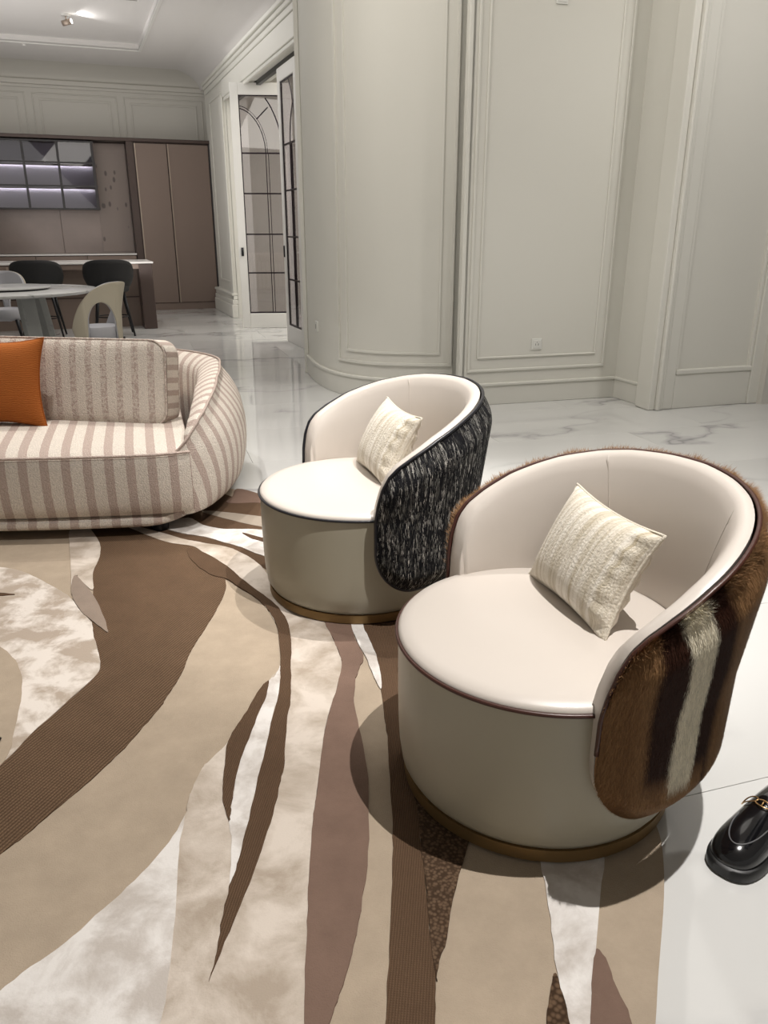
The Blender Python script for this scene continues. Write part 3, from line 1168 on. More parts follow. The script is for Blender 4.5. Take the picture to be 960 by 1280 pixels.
# ------------------------------------------------------------------ rug
RUG = {
 'rug_field': [(0.436,0.883),(0.472,0.965),(0.503,1.046),(0.575,1.227),(0.615,1.355),(0.627,1.441)],
 'brown_back': [(-1.391,3.407),(-1.217,3.334),(-1.027,3.274),(-0.897,3.188),(-0.779,3.133),(-0.649,3.07),(-0.498,2.887),(-0.275,2.679),(-0.176,3.16),(-0.613,3.666),(-0.776,3.764),(-0.985,3.947),(-1.326,4.089)],
 'big_brown': [(-1.372,3.355),(-1.24,3.133),(-1.189,2.984),(-1.16,2.824),(-1.104,2.665),(-1.018,2.406),(-0.985,2.327),(-0.932,2.221),(-0.89,2.123),(-0.887,2.05),(-0.925,1.895),(-0.957,1.772),(-0.975,1.655),(-1.011,1.573),(-1.095,1.411),(-1.186,1.181),(-1.152,0.994),(-1.013,0.98),(-0.935,1.163),(-0.843,1.339),(-0.81,1.398),(-0.779,1.475),(-0.737,1.567),(-0.71,1.639),(-0.684,1.714),(-0.663,1.808),(-0.642,1.895),(-0.634,1.976),(-0.625,2.077),(-0.626,2.221),(-0.613,2.366),(-0.602,2.527),(-0.602,2.679),(-0.619,2.772),(-0.555,2.728),(-0.638,2.887),(-0.754,3.018),(-0.826,3.097),(-0.958,3.151),(-1.125,3.284),(-1.24,3.407)],
 'silk_main': [(-1.23,3.376),(-1.027,3.274),(-0.897,3.188),(-0.779,3.133),(-0.649,3.07),(-0.498,2.887),(-0.351,2.546),(-0.198,2.453),(-0.2,2.394),(-0.175,2.31),(-0.142,2.186),(-0.133,2.114),(-0.144,1.968),(-0.16,1.819),(-0.162,1.677),(-0.163,1.53),(-0.165,1.441),(-0.16,1.307),(-0.153,1.191),(-0.147,1.089),(-0.138,0.965),(-0.131,0.883),(-0.107,0.603),(-0.676,0.603),(-0.709,0.883),(-0.717,0.951),(-0.69,1.01),(-0.654,1.062),(-0.61,1.113),(-0.575,1.176),(-0.533,1.247),(-0.499,1.321),(-0.475,1.391),(-0.464,1.457),(-0.47,1.516),(-0.469,1.552),(-0.462,1.627),(-0.45,1.658),(-0.421,1.724),(-0.384,1.856),(-0.349,2.032),(-0.326,2.118),(-0.324,2.206),(-0.345,2.31),(-0.397,2.453),(-0.472,2.611),(-0.552,2.728),(-0.638,2.887),(-0.754,3.018),(-0.826,3.097),(-0.958,3.151),(-1.125,3.284)],
 'stripe': [(-0.841,3.07),(-0.754,3.018),(-0.638,2.887),(-0.563,2.772),(-0.471,2.645),(-0.398,2.546),(-0.339,2.417),(-0.31,2.283),(-0.29,2.109),(-0.271,1.935),(-0.269,1.819),(-0.256,1.655),(-0.256,1.578),(-0.259,1.462),(-0.27,1.351),(-0.285,1.229),(-0.305,1.115),(-0.318,1.033),(-0.316,1.082),(-0.32,1.155),(-0.321,1.251),(-0.316,1.292),(-0.314,1.377),(-0.313,1.521),(-0.313,1.668),(-0.312,1.86),(-0.311,1.98),(-0.326,2.133),(-0.353,2.305),(-0.38,2.411),(-0.418,2.502),(-0.476,2.598),(-0.558,2.693),(-0.618,2.765),(-0.693,2.809),(-0.794,2.943)],
 'blob': [(-1.787,2.943),(-1.559,2.879),(-1.454,2.84),(-1.333,2.75),(-1.223,2.658),(-1.158,2.591),(-1.095,2.502),(-1.018,2.406),(-0.985,2.327),(-0.932,2.221),(-0.89,2.123),(-0.887,2.05),(-0.925,1.895),(-0.957,1.772),(-0.975,1.655),(-1.011,1.573),(-1.172,1.649)],
 'beige_blob': [(-1.362,2.283),(-1.262,2.241),(-1.186,2.171),(-1.119,2.077),(-1.067,1.964),(-1.01,1.793),(-0.977,1.658),(-1.023,1.558),(-1.219,1.856)],
 'sliver_back': [(-1.434,3.304),(-1.361,3.324),(-1.24,3.133),(-1.189,2.984),(-1.16,2.824),(-1.104,2.665),(-1.192,2.765),(-1.216,2.794),(-1.196,2.693),(-1.294,2.943)],
 'leaf_mauve': [(-1.219,2.794),(-1.191,2.679),(-1.152,2.591),(-1.08,2.483),(-1.014,2.411),(-0.938,2.332),(-0.968,2.406),(-1.032,2.527),(-1.113,2.658)],
 'sliver_dark': [(-1.55,2.665),(-1.447,2.638),(-1.38,2.624),(-1.434,2.611),(-1.517,2.598)],
 's0': [(-1.038,3.355),(-0.931,3.45),(-0.838,3.355),(-0.732,3.304),(-0.67,3.304),(-0.558,3.294),(-0.361,3.255),(-0.275,3.07),(-0.327,2.902),(-0.515,3.001),(-0.614,3.088),(-0.7,3.142),(-0.795,3.207),(-0.914,3.255)],
 'dark_sliver': [(-0.639,3.255),(-0.544,3.197),(-0.458,3.16),(-0.448,3.088),(-0.537,3.151),(-0.589,3.188)],
 'strip_light': [(-0.872,3.526),(-0.838,3.549),(-0.585,3.471),(-0.413,3.407),(-0.399,3.274),(-0.564,3.334),(-0.712,3.417)],
 'edge_strip': [(-0.782,3.666),(-0.776,3.764),(-0.774,3.893),(-0.634,3.802),(-0.527,3.714),(-0.512,3.595),(-0.613,3.666)],
 'leaf_brown': [(-0.349,2.032),(-0.374,1.968),(-0.389,1.875),(-0.408,1.793),(-0.415,1.714),(-0.403,1.618),(-0.394,1.552),(-0.388,1.518),(-0.367,1.462),(-0.357,1.438),(-0.36,1.475),(-0.364,1.516),(-0.369,1.63),(-0.362,1.751),(-0.353,1.875),(-0.345,1.947)],
 'white_w': [(-0.326,2.118),(-0.332,2.063),(-0.349,2.028),(-0.345,1.947),(-0.353,1.875),(-0.362,1.751),(-0.369,1.63),(-0.364,1.516),(-0.357,1.438),(-0.34,1.374),(-0.322,1.258),(-0.316,1.292),(-0.314,1.377),(-0.313,1.521),(-0.313,1.668),(-0.312,1.86),(-0.311,1.98),(-0.32,2.086)],
 'white_bl': [(-0.464,1.457),(-0.455,1.374),(-0.434,1.262),(-0.41,1.144),(-0.393,1.041),(-0.385,0.958),(-0.381,0.883),(-0.366,0.603),(-0.676,0.603),(-0.709,0.883),(-0.717,0.951),(-0.69,1.01),(-0.654,1.062),(-0.61,1.113),(-0.575,1.176),(-0.533,1.247),(-0.499,1.321),(-0.475,1.391)],
 'mauve_m': [(-0.107,0.603),(-0.131,0.883),(-0.138,0.965),(-0.147,1.089),(-0.153,1.191),(-0.16,1.307),(-0.165,1.441),(-0.163,1.53),(-0.162,1.677),(-0.16,1.819),(-0.144,1.968),(-0.133,2.114),(-0.142,2.186),(-0.179,2.321),(-0.213,2.423),(-0.232,2.514),(-0.127,2.514),(-0.11,2.366),(-0.096,2.283),(-0.064,2.176),(-0.078,2.109),(-0.087,2.028),(-0.086,1.919),(-0.068,1.801),(-0.043,1.621),(-0.036,1.491),(-0.034,1.351),(-0.047,1.191),(-0.061,1.094),(-0.079,1.01),(-0.092,0.965),(-0.112,0.883),(-0.18,0.603)],
 'sliver_t': [(-0.126,2.483),(-0.085,2.453),(-0.069,2.366),(-0.048,2.283),(-0.02,2.152),(-0.007,1.997),(-0.024,2.028),(-0.053,2.152),(-0.087,2.262),(-0.11,2.366)],
 'brown_o': [(-0.085,2.453),(-0.048,2.283),(-0.02,2.152),(-0.007,1.985),(0.002,1.849),(0.011,1.73),(0.016,1.544),(0.02,1.396),(0.017,1.262),(0.011,1.11),(0.003,0.965),(0.0,0.883),(-0.01,0.603),(0.066,0.603),(0.083,0.883),(0.088,0.965),(0.095,1.038),(0.09,1.11),(0.089,1.203),(0.083,1.346),(0.077,1.524),(0.072,1.649),(0.187,1.935),(0.224,2.423),(0.058,2.514)],
 'loop_q': [(0.075,1.573),(0.079,1.475),(0.083,1.346),(0.089,1.203),(0.09,1.11),(0.095,1.035),(0.101,1.066),(0.121,1.131),(0.151,1.254),(0.188,1.374),(0.211,1.475),(0.14,1.587)],
 'silk_u': [(0.341,1.398),(0.339,1.323),(0.333,1.203),(0.321,1.081),(0.318,0.965),(0.309,0.883),(0.278,0.603),(0.256,0.603),(0.335,0.883),(0.358,0.965),(0.425,1.17),(0.483,1.339),(0.511,1.411)],
 'loop_v': [(0.314,1.051),(0.298,1.014),(0.283,0.965),(0.26,0.883),(0.181,0.603),(0.289,0.603),(0.313,0.883),(0.32,0.965),(0.318,1.021)],
 'mauve_x': [(0.403,1.101),(0.383,1.048),(0.358,0.965),(0.332,0.883),(0.243,0.603),(0.406,0.603),(0.423,0.883),(0.428,0.965),(0.42,1.021),(0.415,1.081)],
}
FIELD = RUG['rug_field'][::1] + [(0.63, 1.62), (0.58, 2.10), (0.40, 2.68), (0.10, 3.22), (-0.30, 3.58), (-0.635, 3.781), (-0.762, 3.873), (-1.3, 4.15), (-2.2, 4.3), (-3.1, 3.9), (-3.6, 2.6), (-3.2, 1.2), (-2.2, 0.35), (-0.6, 0.25), (0.25, 0.5)]
rug = thing('area_rug', 'large organic shaped area rug in beige, brown, mauve and silky ivory swirls', 'rug', (0, 0, 0))
MB().prism(catmull(FIELD, 5), 0.0005, 0.012).build('pile_field', 'pile_beige', rug)
LAY = [('brown_back', 'pile_brown_flat', .0135, 'brown_area'), ('big_brown', 'pile_brown', .0150, 'brown_area'), ('silk_main', 'silk_tan', .0160, 'silk_area'),
       ('blob', 'silk_blob', .0160, 'silk_area'), ('white_bl', 'silk_white', .0172, 'silk_area'), ('white_w', 'silk_white', .0172, 'silk_area'),
       ('s0', 'silk_white', .0160, 'silk_area'), ('stripe', 'pile_brown_flat', .0180, 'brown_stripe'), ('beige_blob', 'pile_beige', .0172, 'beige_area'),
       ('sliver_back', 'silk_tan', .0162, 'silk_area'), ('leaf_mauve', 'pile_greige', .0185, 'leaf_shape'), ('sliver_dark', 'pile_dark', .0180, 'dark_sliver'),
       ('dark_sliver', 'pile_dark', .0175, 'dark_sliver'), ('strip_light', 'pile_strip', .0150, 'beige_stripe'), ('edge_strip', 'pile_mauve', .0150, 'mauve_stripe'),
       ('leaf_brown', 'pile_brown_flat', .0190, 'leaf_shape'), ('mauve_m', 'pile_mauve', .0170, 'mauve_stripe'), ('sliver_t', 'silk_white', .0172, 'silk_area'),
       ('brown_o', 'pile_brown_flat', .0150, 'brown_stripe'), ('loop_q', 'pile_loop', .0170, 'loop_area'), ('silk_u', 'silk_white', .0150, 'silk_area'),
       ('loop_v', 'pile_loop_big', .0175, 'loop_area'), ('mauve_x', 'pile_mauve', .0160, 'mauve_stripe')]
for key, mt, z, nm in LAY:
    pts = catmull(RUG[key], 4)
    # a slightly ragged cut edge
    rr = random.Random(key)
    pts = [(a + rr.uniform(-.0016, .0016), b + rr.uniform(-.0016, .0016)) for a, b in pts]
    MB().prism(pts, 0.006, z).build(nm, mt, rug)

# ------------------------------------------------------------------ tub armchairs
BETA = radians(19)      # direction of the back
SPAN = 103.3 / 105
RIM = [(0, .755), (15, .751), (30, .742), (42, .728), (57, .702), (66, .680), (76, .653), (88, .608), (95, .577), (99, .548), (102, .505), (104, .45), (105, .39)]


def rim_z(off):
    return table(RIM, abs(off))


def bot_z(off):
    a = abs(off)
    if a < 84:
        return 0.132
    t = min(1, (a - 84) / 21)
    return 0.132 + 0.16 * (1 - sqrt(max(0, 1 - t * t)))


def pip_r(z):
    return 0.374 + (0.125 * (z - .4) if z > .4 else 0.02 * (z - .4))


def outer_pt(off, z, extra=0.0):
    a = BETA + radians(off * SPAN)
    r = pip_r(z) + extra
    return Vector((r * cos(a), r * sin(a), z))


def offs_list():
    u = []
    for k in range(97):
        t = -1 + 2 * k / 96
        u.append(105 * sin(t * pi / 2) if True else 105 * t)
    return u


def panel_bulge(off, v):
    e = min(1.0, (105 - abs(off)) / 14.0)
    f = min(1.0, min(v, 1 - v) / 0.16)
    g = sin(min(1, e) * pi / 2) * sin(min(1, f) * pi / 2)
    return 0.046 * g


def panel_point(off, v, extra=0.0):
    z0, z1 = bot_z(off), rim_z(off) - 0.004
    z = lerp(z0, z1, v)
    return outer_pt(off, z, 0.002 + panel_bulge(off, v) + extra)


def armchair(name, label, loc, s, pip, hide):
    ch = thing(name, label, 'armchair', loc)

    def sc(v):
        return (v[0] * s, v[1] * s, v[2])
    # plinth
    MB().lathe([(0, 0.0), (.322 * s, 0.0), (.327 * s, .004), (.327 * s, .034), (0, .034)], 96).build('plinth', 'bronze', ch, False)
    auto_smooth(ch.children[-1], 40)
    # drum
    prof = [(0, .030), (.310, .030), (.322, .036), (.333, .055), (.339, .10), (.342, .16), (.3435, .24), (.344, .34), (.344, .386), (0, .386)]
    auto_smooth(MB().lathe([(r * s, z) for r, z in prof], 128).build('drum_base', 'shaded_leather', ch), 50)
    # seat
    prof = [(0, .380), (.340, .380), (.345, .388), (.3445, .394), (.337, .402), (.31, .408), (.25, .412), (.15, .414), (0, .415)]
    auto_smooth(MB().lathe([(r * s, z) for r, z in prof], 128).build('seat_cushion', 'leather', ch), 60)
    # seat piping
    pts = [((.3475 * s) * cos(2 * pi * k / 160), (.3475 * s) * sin(2 * pi * k / 160), .3875) for k in range(160)]
    MB().tube(pts, .0048, 8, closed=True).build('seat_piping', pip, ch, True)
    # leather tub shell
    U = offs_list()
    V, Fc = [], []
    M = 0
    for off in U:
        zt, zb = rim_z(off), bot_z(off)
        a = BETA + radians(off * SPAN)
        ring = []
        th = 0.046
        zi = max(.36, zb + .01) if zt > .42 else min(.38, zt - .01)
        H_ = zt - zb
        for q in (0, .25, .5, .75, .97):
            z = lerp(zb, zt, q)
            ring.append((pip_r(z) - 0.004, z))
        ring.append((pip_r(zt) - 0.006, zt + .003))
        ring.append((pip_r(zt) - 0.016, zt + .007))
        ring.append((pip_r(zt) - 0.030, zt + .004))
        ring.append((pip_r(zt) - 0.041, zt - .008))
        for q in (.10, .3, .55, .8, 1.0):
            z = lerp(zt, zi, q)
            belly = 0.012 * sin(pi * q)
            rr = pip_r(z) - th - belly * (1 if zt > .5 else 0.3)
            ring.append((rr, z))
        ring.append((pip_r(zi) - th + .01, zb))
        M = len(ring)
        for r, z in ring:
            V.append((r * s * cos(a), r * s * sin(a), z))
    n = len(U)
    for i in range(n - 1):
        for k in range(M):
            l = (k + 1) % M
            Fc.append((i * M + k, (i + 1) * M + k, (i + 1) * M + l, i * M + l))
    Fc.append(tuple(range(M)))
    Fc.append(tuple(range((n - 1) * M, n * M))[::-1])
    sh = auto_smooth(mesh_obj('tub_shell', V, Fc, 'leather', ch), 55)
    # seams on the inside of the back
    for so in (-38, 38):
        pts = []
        for k in range(15):
            q = lerp(.0, .98, k / 14)
            zt = rim_z(so)
            z = lerp(zt + .002, .43, q)
            aa = BETA + radians(so * (1 - 0.25 * q) * SPAN)
            zt2 = rim_z(so * (1 - .25 * q))
            rr = pip_r(z) - .046 - .012 * sin(pi * min(1, (zt2 - z) / (zt2 - .36)))
            pts.append((rr * s * cos(aa), rr * s * sin(aa), z))
        MB().tube(pts, .0008, 5).build('seam', 'leather', ch, True)
    # outer panel
    NV = 44
    V, Fc, uv, cols = [], [], [], []
    UU = []
    for k in range(161):
        t = -1 + 2 * k / 160
        UU.append(105 * sin(t * pi / 2))
    for off in UU:
        for j in range(NV + 1):
            v = j / NV
            p = panel_point(off, v)
            V.append(sc(p))
            uv.append((radians(off) * .4, v))
            cols.append(hide(off, p.z, v))
    for i in range(len(UU) - 1):
        for j in range(NV):
            a = i * (NV + 1) + j
            Fc.append((a, a + NV + 1, a + NV + 2, a + 1))
    return ch, V, Fc, uv, cols


def outline_pts(s, ext=0.004):
    top, bot = [], []
    for k in range(121):
        off = 105 * sin((-1 + 2 * k / 120) * pi / 2)
        z = rim_z(off)
        p = outer_pt(off, z, ext)
        top.append((p.x * s, p.y * s, p.z + .001))
        z = bot_z(off)
        p = outer_pt(off, z, ext)
        bot.append((p.x * s, p.y * s, p.z))
    mids = []
    for q in (.25, .5, .75):
        z = lerp(rim_z(105), bot_z(105), q)
        p = outer_pt(105, z, ext)
        mids.append((p.x * s, p.y * s, p.z))
    mids2 = []
    for q in (.25, .5, .75):
        z = lerp(bot_z(105), rim_z(105), q)
        p = outer_pt(-105, z, ext)
        mids2.append((p.x * s, p.y * s, p.z))
    return top + mids + bot[::-1] + mids2


BR1, BR2 = (0.27, 0.150, 0.068), (0.18, 0.092, 0.040)
DK = (0.030, 0.011, 0.006)
WH = (0.70, 0.64, 0.50)
BANDS_TOP = [0, -92, -91, -88.5, -87.5, -80, -79, -74, -70]
BANDS_MID = [0, -95, -93, -84.5, -83.5, -76, -75, -68, -63]
BANDS_LOW = [0, -94, -92, -85.5, -84, -75, -74, -69, -64]


def band_pos(off, z):
    """where in the band sequence: interpolate the band edges with the height"""
    out = []
    for k in range(1, 9):
        a, b, c = BANDS_TOP[k], BANDS_MID[k], BANDS_LOW[k]
        if z > .48:
            e = lerp(b, a, min(1, (z - .48) / .2))
        else:
            e = lerp(c, b, max(0, (z - .31) / .17))
        out.append(e)
    return out


def mixc(a, b, t):
    t = max(0, min(1, t))
    return tuple(lerp(x, y, t) for x, y in zip(a, b))


def hide_col(off, z, v):
    e = band_pos(off, z)
    h = sin(off * .7 + 3 * z) * .5 + .5
    brown = mixc(BR1, BR2, .35 * h + .3 * sin(off * 1.9 + 8 * z) ** 2)
    brown = mixc(brown, (0.30, 0.17, 0.085), max(0, 1 - abs(v - 1) / .08) * .5)
    c = brown
    fade = max(0, min(1, (z - .235) / .05))        # bands end before the lower edge
    wfade = max(0, min(1, (z - .215) / .03))
    if e[0] < off < e[1]:
        c = mixc(brown, DK, (off - e[0]) / (e[1] - e[0]) * fade)
    elif e[1] <= off <= e[2]:
        c = mixc(brown, DK, fade)
    elif e[2] < off < e[3]:
        c = mixc(brown, mixc(DK, WH, (off - e[2]) / (e[3] - e[2])), fade)
    elif e[3] <= off <= e[4]:
        c = mixc(brown, WH, wfade)
    elif e[4] < off < e[5]:
        c = mixc(brown, mixc(WH, DK, (off - e[4]) / (e[5] - e[4])), fade)
    elif e[5] <= off <= e[6]:
        c = mixc(brown, DK, fade)
    elif e[6] < off < e[7]:
        c = mixc(DK, brown, (off - e[6]) / (e[7] - e[6]))
    return c


def tweed_col(off, z, v):
    return (0.012, 0.012, 0.013)


def strands(s, count, ln, wd, colf, lift, name, mat, parent, seed, jit=0.35, curl=0.0, segs=2, updir=-1):
    rnd = random.Random(seed)
    V, Fc, cols = [], [], []
    for _ in range(count):
        # pick an off angle with density towards the ends where the outline is tight
        off = rnd.uniform(-104.6, 104.6)
        v = rnd.uniform(0.0, 1.0) if (lift < .1 or rnd.random() > .07) else rnd.uniform(.968, 1.0)
        p = panel_point(off, v)
        a = BETA + radians(off * SPAN)
        nrm = Vector((cos(a), sin(a), 0.15)).normalized()
        tng = Vector((-sin(a), cos(a), 0))
        l = ln * rnd.uniform(.6, 1.3)
        dirv = (Vector((0, 0, updir)) + tng * rnd.uniform(-jit, jit) + nrm * (lift * rnd.uniform(.5, 1.5)))
        if v > .965 and lift > .1:
            dirv = Vector((0, 0, 1.0 * rnd.random())) + nrm * .7 + tng * rnd.uniform(-.6, .6)
            l *= 1.15 + .5 * sin(off * .21) ** 2
        dirv.normalize()
        c = colf(off + rnd.gauss(0, .35), p.z, v)
        k = rnd.uniform(.72, 1.25)
        c = tuple(min(1, x * k) for x in c)
        wv = tng * (wd * .5)
        base = p + nrm * (.0006 if lift > .1 else .0016)
        b = len(V)
        if v > .965 and lift > .1:
            m1 = base + dirv * l * .55
            tip = base + dirv * l
        else:
            hh = max(.08, rim_z(off) - bot_z(off))
            sw = rnd.uniform(-jit, jit) * l
            lf = rnd.uniform(.5, 1.5) * lift * l
            m1 = panel_point(off, max(-.01, v - .5 * l / hh)) + nrm * (lf * .6 + .001) + tng * (sw * .45 + curl * rnd.uniform(-1, 1))
            tip = panel_point(off, max(-.02, v - l / hh)) + nrm * lf + tng * (sw + curl * rnd.uniform(-1, 1))
        for q in (base - wv, base + wv, m1 - wv * .8, m1 + wv * .8, tip):
            V.append((q.x * s, q.y * s, q.z))
        Fc.append((b, b + 1, b + 3, b + 2))
        Fc.append((b + 2, b + 3, b + 4))
        cols += [c] * 5
    o = mesh_obj(name, V, Fc, mat, parent, False, None, cols)
    o['kind'] = 'stuff'
    return o


# the near chair, brown piping and striped hide
NC = (0.378, 1.638, 0.0165)
ch, V, Fc, uv, cols = armchair('tub_armchair', 'cream leather tub armchair with brown and white striped fur hide back, nearest the camera', NC, 1.0, 'brown_piping', hide_col)
mesh_obj('hide_back', V, Fc, 'hide', ch, True, uv, cols)
strands(1.0, 130000, .016, .0010, hide_col, .13, 'fur', 'hide', ch, 3)
_o = outline_pts(1.0)
MB().tube(_o[-3:] + _o[:122], .0052, 8).build('back_piping', 'brown_piping', ch, True)


# the far chair, black piping and black-white boucle tweed
def tw(off, z, v):
    rr = random.Random(int((off + 200) * 1.7))
    return (0.012, 0.012, 0.013)


_yr = random.Random(11)
YARN = []
for _k in range(900):
    t = _yr.random()
    if t < .50:
        YARN.append((.010, .010, .012))
    elif t < .66:
        YARN.append((.035, .035, .036))
    elif t < .82:
        YARN.append((.10, .095, .085))
    elif t < .93:
        YARN.append((.24, .235, .215))
    else:
        YARN.append((.50, .48, .44))
_nr = random.Random(5)


def yarn_col(off, z, v):
    c = YARN[(int((off + 120) * 4.3) * 7 + int(v * 9 + (int((off + 120) * 4.3) % 5) * .2) * 131) % 900]
    if _nr.random() < .25:
        c = (.010, .010, .012)
    return c


BC = (-0.094, 2.73, 0.0165)
ch2, V, Fc, uv, cols = armchair('tub_armchair', 'cream leather tub armchair with black and white tweed back, behind the fur one', BC, 1.05, 'black_piping', tweed_col)
ch2.rotation_euler = (0, 0, radians(4))
mesh_obj('tweed_back', V, Fc, 'tweed', ch2, True, uv, cols)
strands(1.05, 110000, .020, .0017, yarn_col, .07, 'tweed_yarn', 'tweed', ch2, 9, jit=.05, curl=.0008)
MB().tube(outline_pts(1.05), .0056, 8, closed=True).build('back_piping', 'black_piping', ch2, True)


# ------------------------------------------------------------------ pillows
def pillow(name, label, cat, origin, U, W, width, height, thick, mat, parent=None, pinch=0.055, pipe_mat=None, n=26, ruff=0.0, group=None, sag=0.0):
    """origin = centre of the lower edge; U = along the width, W = up the pillow"""
    U = Vector(U).normalized()
    W = Vector(W)
    W = (W - U * W.dot(U)).normalized()
    Nn = U.cross(W)
    root = thing(name, label, cat, origin, 0, group)
    V, Fc, uv = [], [], []
    rnd = random.Random(len(label))

    def pt(a, b, side):
        # a,b in -1..1
        ea = 1 - pinch * 2 * (1 - a * a) ** 1.0 * abs(b) ** 3
        eb = 1 - pinch * 2 * (1 - b * b) ** 1.0 * abs(a) ** 3
        x = a * width / 2 * eb
        y = height / 2 + b * height / 2 * ea
        t = (max(0, 1 - abs(a) ** 2.4) ** .55) * (max(0, 1 - abs(b) ** 2.4) ** .55)
        wr = 0.0
        if ruff:
            edge = max(0, (a - .66) / .34)
            wr = ruff * edge * (1 - edge) * 4 * sin(b * 17)
        z = side * (thick / 2 * t + wr * .5) - sag * (1 - a * a) * (b - 1) * 0.2
        return U * x + W * y + Nn * z
    for side in (1, -1):
        st = len(V)
        for i in range(n + 1):
            for j in range(n + 1):
                a = sin((-1 + 2 * i / n) * pi / 2)
                b = sin((-1 + 2 * j / n) * pi / 2)
                V.append(pt(a, b, side))
                uv.append((a * width / 2, b * height / 2))
        for i in range(n):
            for j in range(n):
                q = st + i * (n + 1) + j
                f = (q, q + n + 1, q + n + 2, q + 1)
                Fc.append(f if side > 0 else f[::-1])
    o = mesh_obj('pillow_cover', V, Fc, mat, root, True, uv)
    rim = []
    K = 30
    for k in range(K):
        rim.append(pt(-1 + 2 * k / K, -1, 0))
    for k in range(K):
        rim.append(pt(1, -1 + 2 * k / K, 0))
    for k in range(K):
        rim.append(pt(1 - 2 * k / K, 1, 0))
    for k in range(K):
        rim.append(pt(-1, 1 - 2 * k / K, 0))
    if pipe_mat:
        MB().tube(rim, .004, 6, closed=True).build('pillow_piping', pipe_mat, root, True)
    return root


pillow('lumbar_pillow', 'cream woven lumbar pillow on the fur backed armchair', 'pillow', (0.444, 1.728, 0.424), (0.10, -0.352, 0.0), (0.120, 0.036, 0.25), 0.385, 0.275, 0.13, 'cream_weave', pipe_mat='cream_weave', ruff=.012)
pillow('lumbar_pillow', 'cream woven lumbar pillow on the black tweed backed armchair', 'pillow', (-0.052, 2.815, 0.424), (0.115, -0.352, 0.0), (0.125, 0.036, 0.25), 0.385, 0.285, 0.13, 'cream_weave', pipe_mat='cream_weave', ruff=.012)

# ------------------------------------------------------------------ sofa
sofa = thing('striped_sofa', 'curved sofa in ivory and taupe striped boucle on the rug at left', 'sofa', (-1.8, 3.9, 0.0145))
SO = Vector((-1.8, 3.9, 0))
# plan path of the outside of the shell, starting at the front seam of the right arm
PATH = [(-0.905, 3.250), (-0.835, 3.275), (-0.775, 3.365), (-0.735, 3.52), (-0.718, 3.72), (-0.73, 3.95), (-0.775, 4.18), (-0.84, 4.40), (-1.00, 4.56), (-1.25, 4.66), (-1.6, 4.70), (-2.1, 4.70), (-2.7, 4.66), (-3.1, 4.52), (-3.35, 4.25), (-3.42, 3.9), (-3.38, 3.5), (-3.2, 3.3), (-3.05, 3.25)]
PF = catmull(PATH, 6, closed=False)
ds = [0]
for a, b in zip(PF, PF[1:]):
    ds.append(ds[-1] + hypot(b[0] - a[0], b[1] - a[1]))
TOT = ds[-1]
RIDGE = [(0, .372), (.03, .40), (.08, .445), (.16, .505), (.30, .550), (.50, .580), (.80, .600), (1.1, .605), (1.6, .625), (2.2, .65), (9, .65)]
RDO = [(0, -.02), (.15, -.035), (.35, -.07), (.7, -.115), (1.3, -.10), (2.0, -.07), (9, -.07)]
THK = [(0, .03), (.08, .075), (.2, .115), (.4, .15), (.8, .17), (9, .18)]
V, Fc, uv = [], [], []
npth = len(PF)
M = None
ridge_pts = []
for i, p in enumerate(PF):
    a = PF[max(i - 1, 0)]
    b = PF[min(i + 1, npth - 1)]
    tx, ty = b[0] - a[0], b[1] - a[1]
    l = hypot(tx, ty)
    nx, ny = ty / l, -tx / l          # outward
    d = min(ds[i], TOT - ds[i])
    zt = table(RIDGE, d)
    th = table(THK, d)
    rd = table(RDO, d)
    zb = .075
    prof = []
    H_ = zt - zb
    bul = min(1, d / .25)
    for q, ofs in ((0, -.035), (.06, -.014), (.18, .004), (.35, .016), (.55, .018), (.72, .008), (.86, -.012), (.95, -.034)):
        prof.append((ofs * (0.4 + .6 * bul) - .004 + (rd + .03) * max(0, (q - .45) / .55) ** 2.2, zb + H_ * q))
    prof.append((rd, zt))
    prof.append((rd - .015, zt + .001))
    prof.append((rd - th * .35, zt - .010 * bul))
    prof.append((rd - th * .60, zt - .04 * bul))
    prof.append((rd - th * .75, zt - .20 * bul * (zt - .3)))
    prof.append((rd - th * .8, .34))
    prof.append((rd - th * .8, .09))
    M = len(prof)
    run = 0
    for k, (of, z) in enumerate(prof):
        V.append((p[0] + nx * of - SO.x, p[1] + ny * of - SO.y, z))
        if k:
            run += hypot(prof[k][0] - prof[k - 1][0], prof[k][1] - prof[k - 1][1])
        # stripes lean forward as they rise
        uv.append((ds[i] + (z - .3) * (.35 * max(0, 1 - d / 1.2)), run))
    ridge_pts.append((p[0] + nx * (prof[8][0] + .004) - SO.x, p[1] + ny * (prof[8][0] + .004) - SO.y, zt + .002))
for i in range(npth - 1):
    for k in range(M):
        l = (k + 1) % M
        Fc.append((i * M + k, (i + 1) * M + k, (i + 1) * M + l, i * M + l))
Fc.append(tuple(range(M)))
Fc.append(tuple(range((npth - 1) * M, npth * M))[::-1])
subsurf(mesh_obj('arm_shell', V, Fc, 'sofa_fabric', sofa, True, uv), 1)
MB().tube(ridge_pts, .006, 6).build('arm_piping', 'sofa_fabric', sofa, True)

# seat base: front outline follows a gentle curve
FR = [(-0.845, 3.262), (-0.93, 3.225), (-1.05, 3.195), (-1.30, 3.165), (-1.62, 3.140), (-1.95, 3.135), (-2.35, 3.15), (-2.75, 3.19), (-3.1, 3.25)]
FRc = catmull(FR, 5, closed=False)
SHEAR = .30


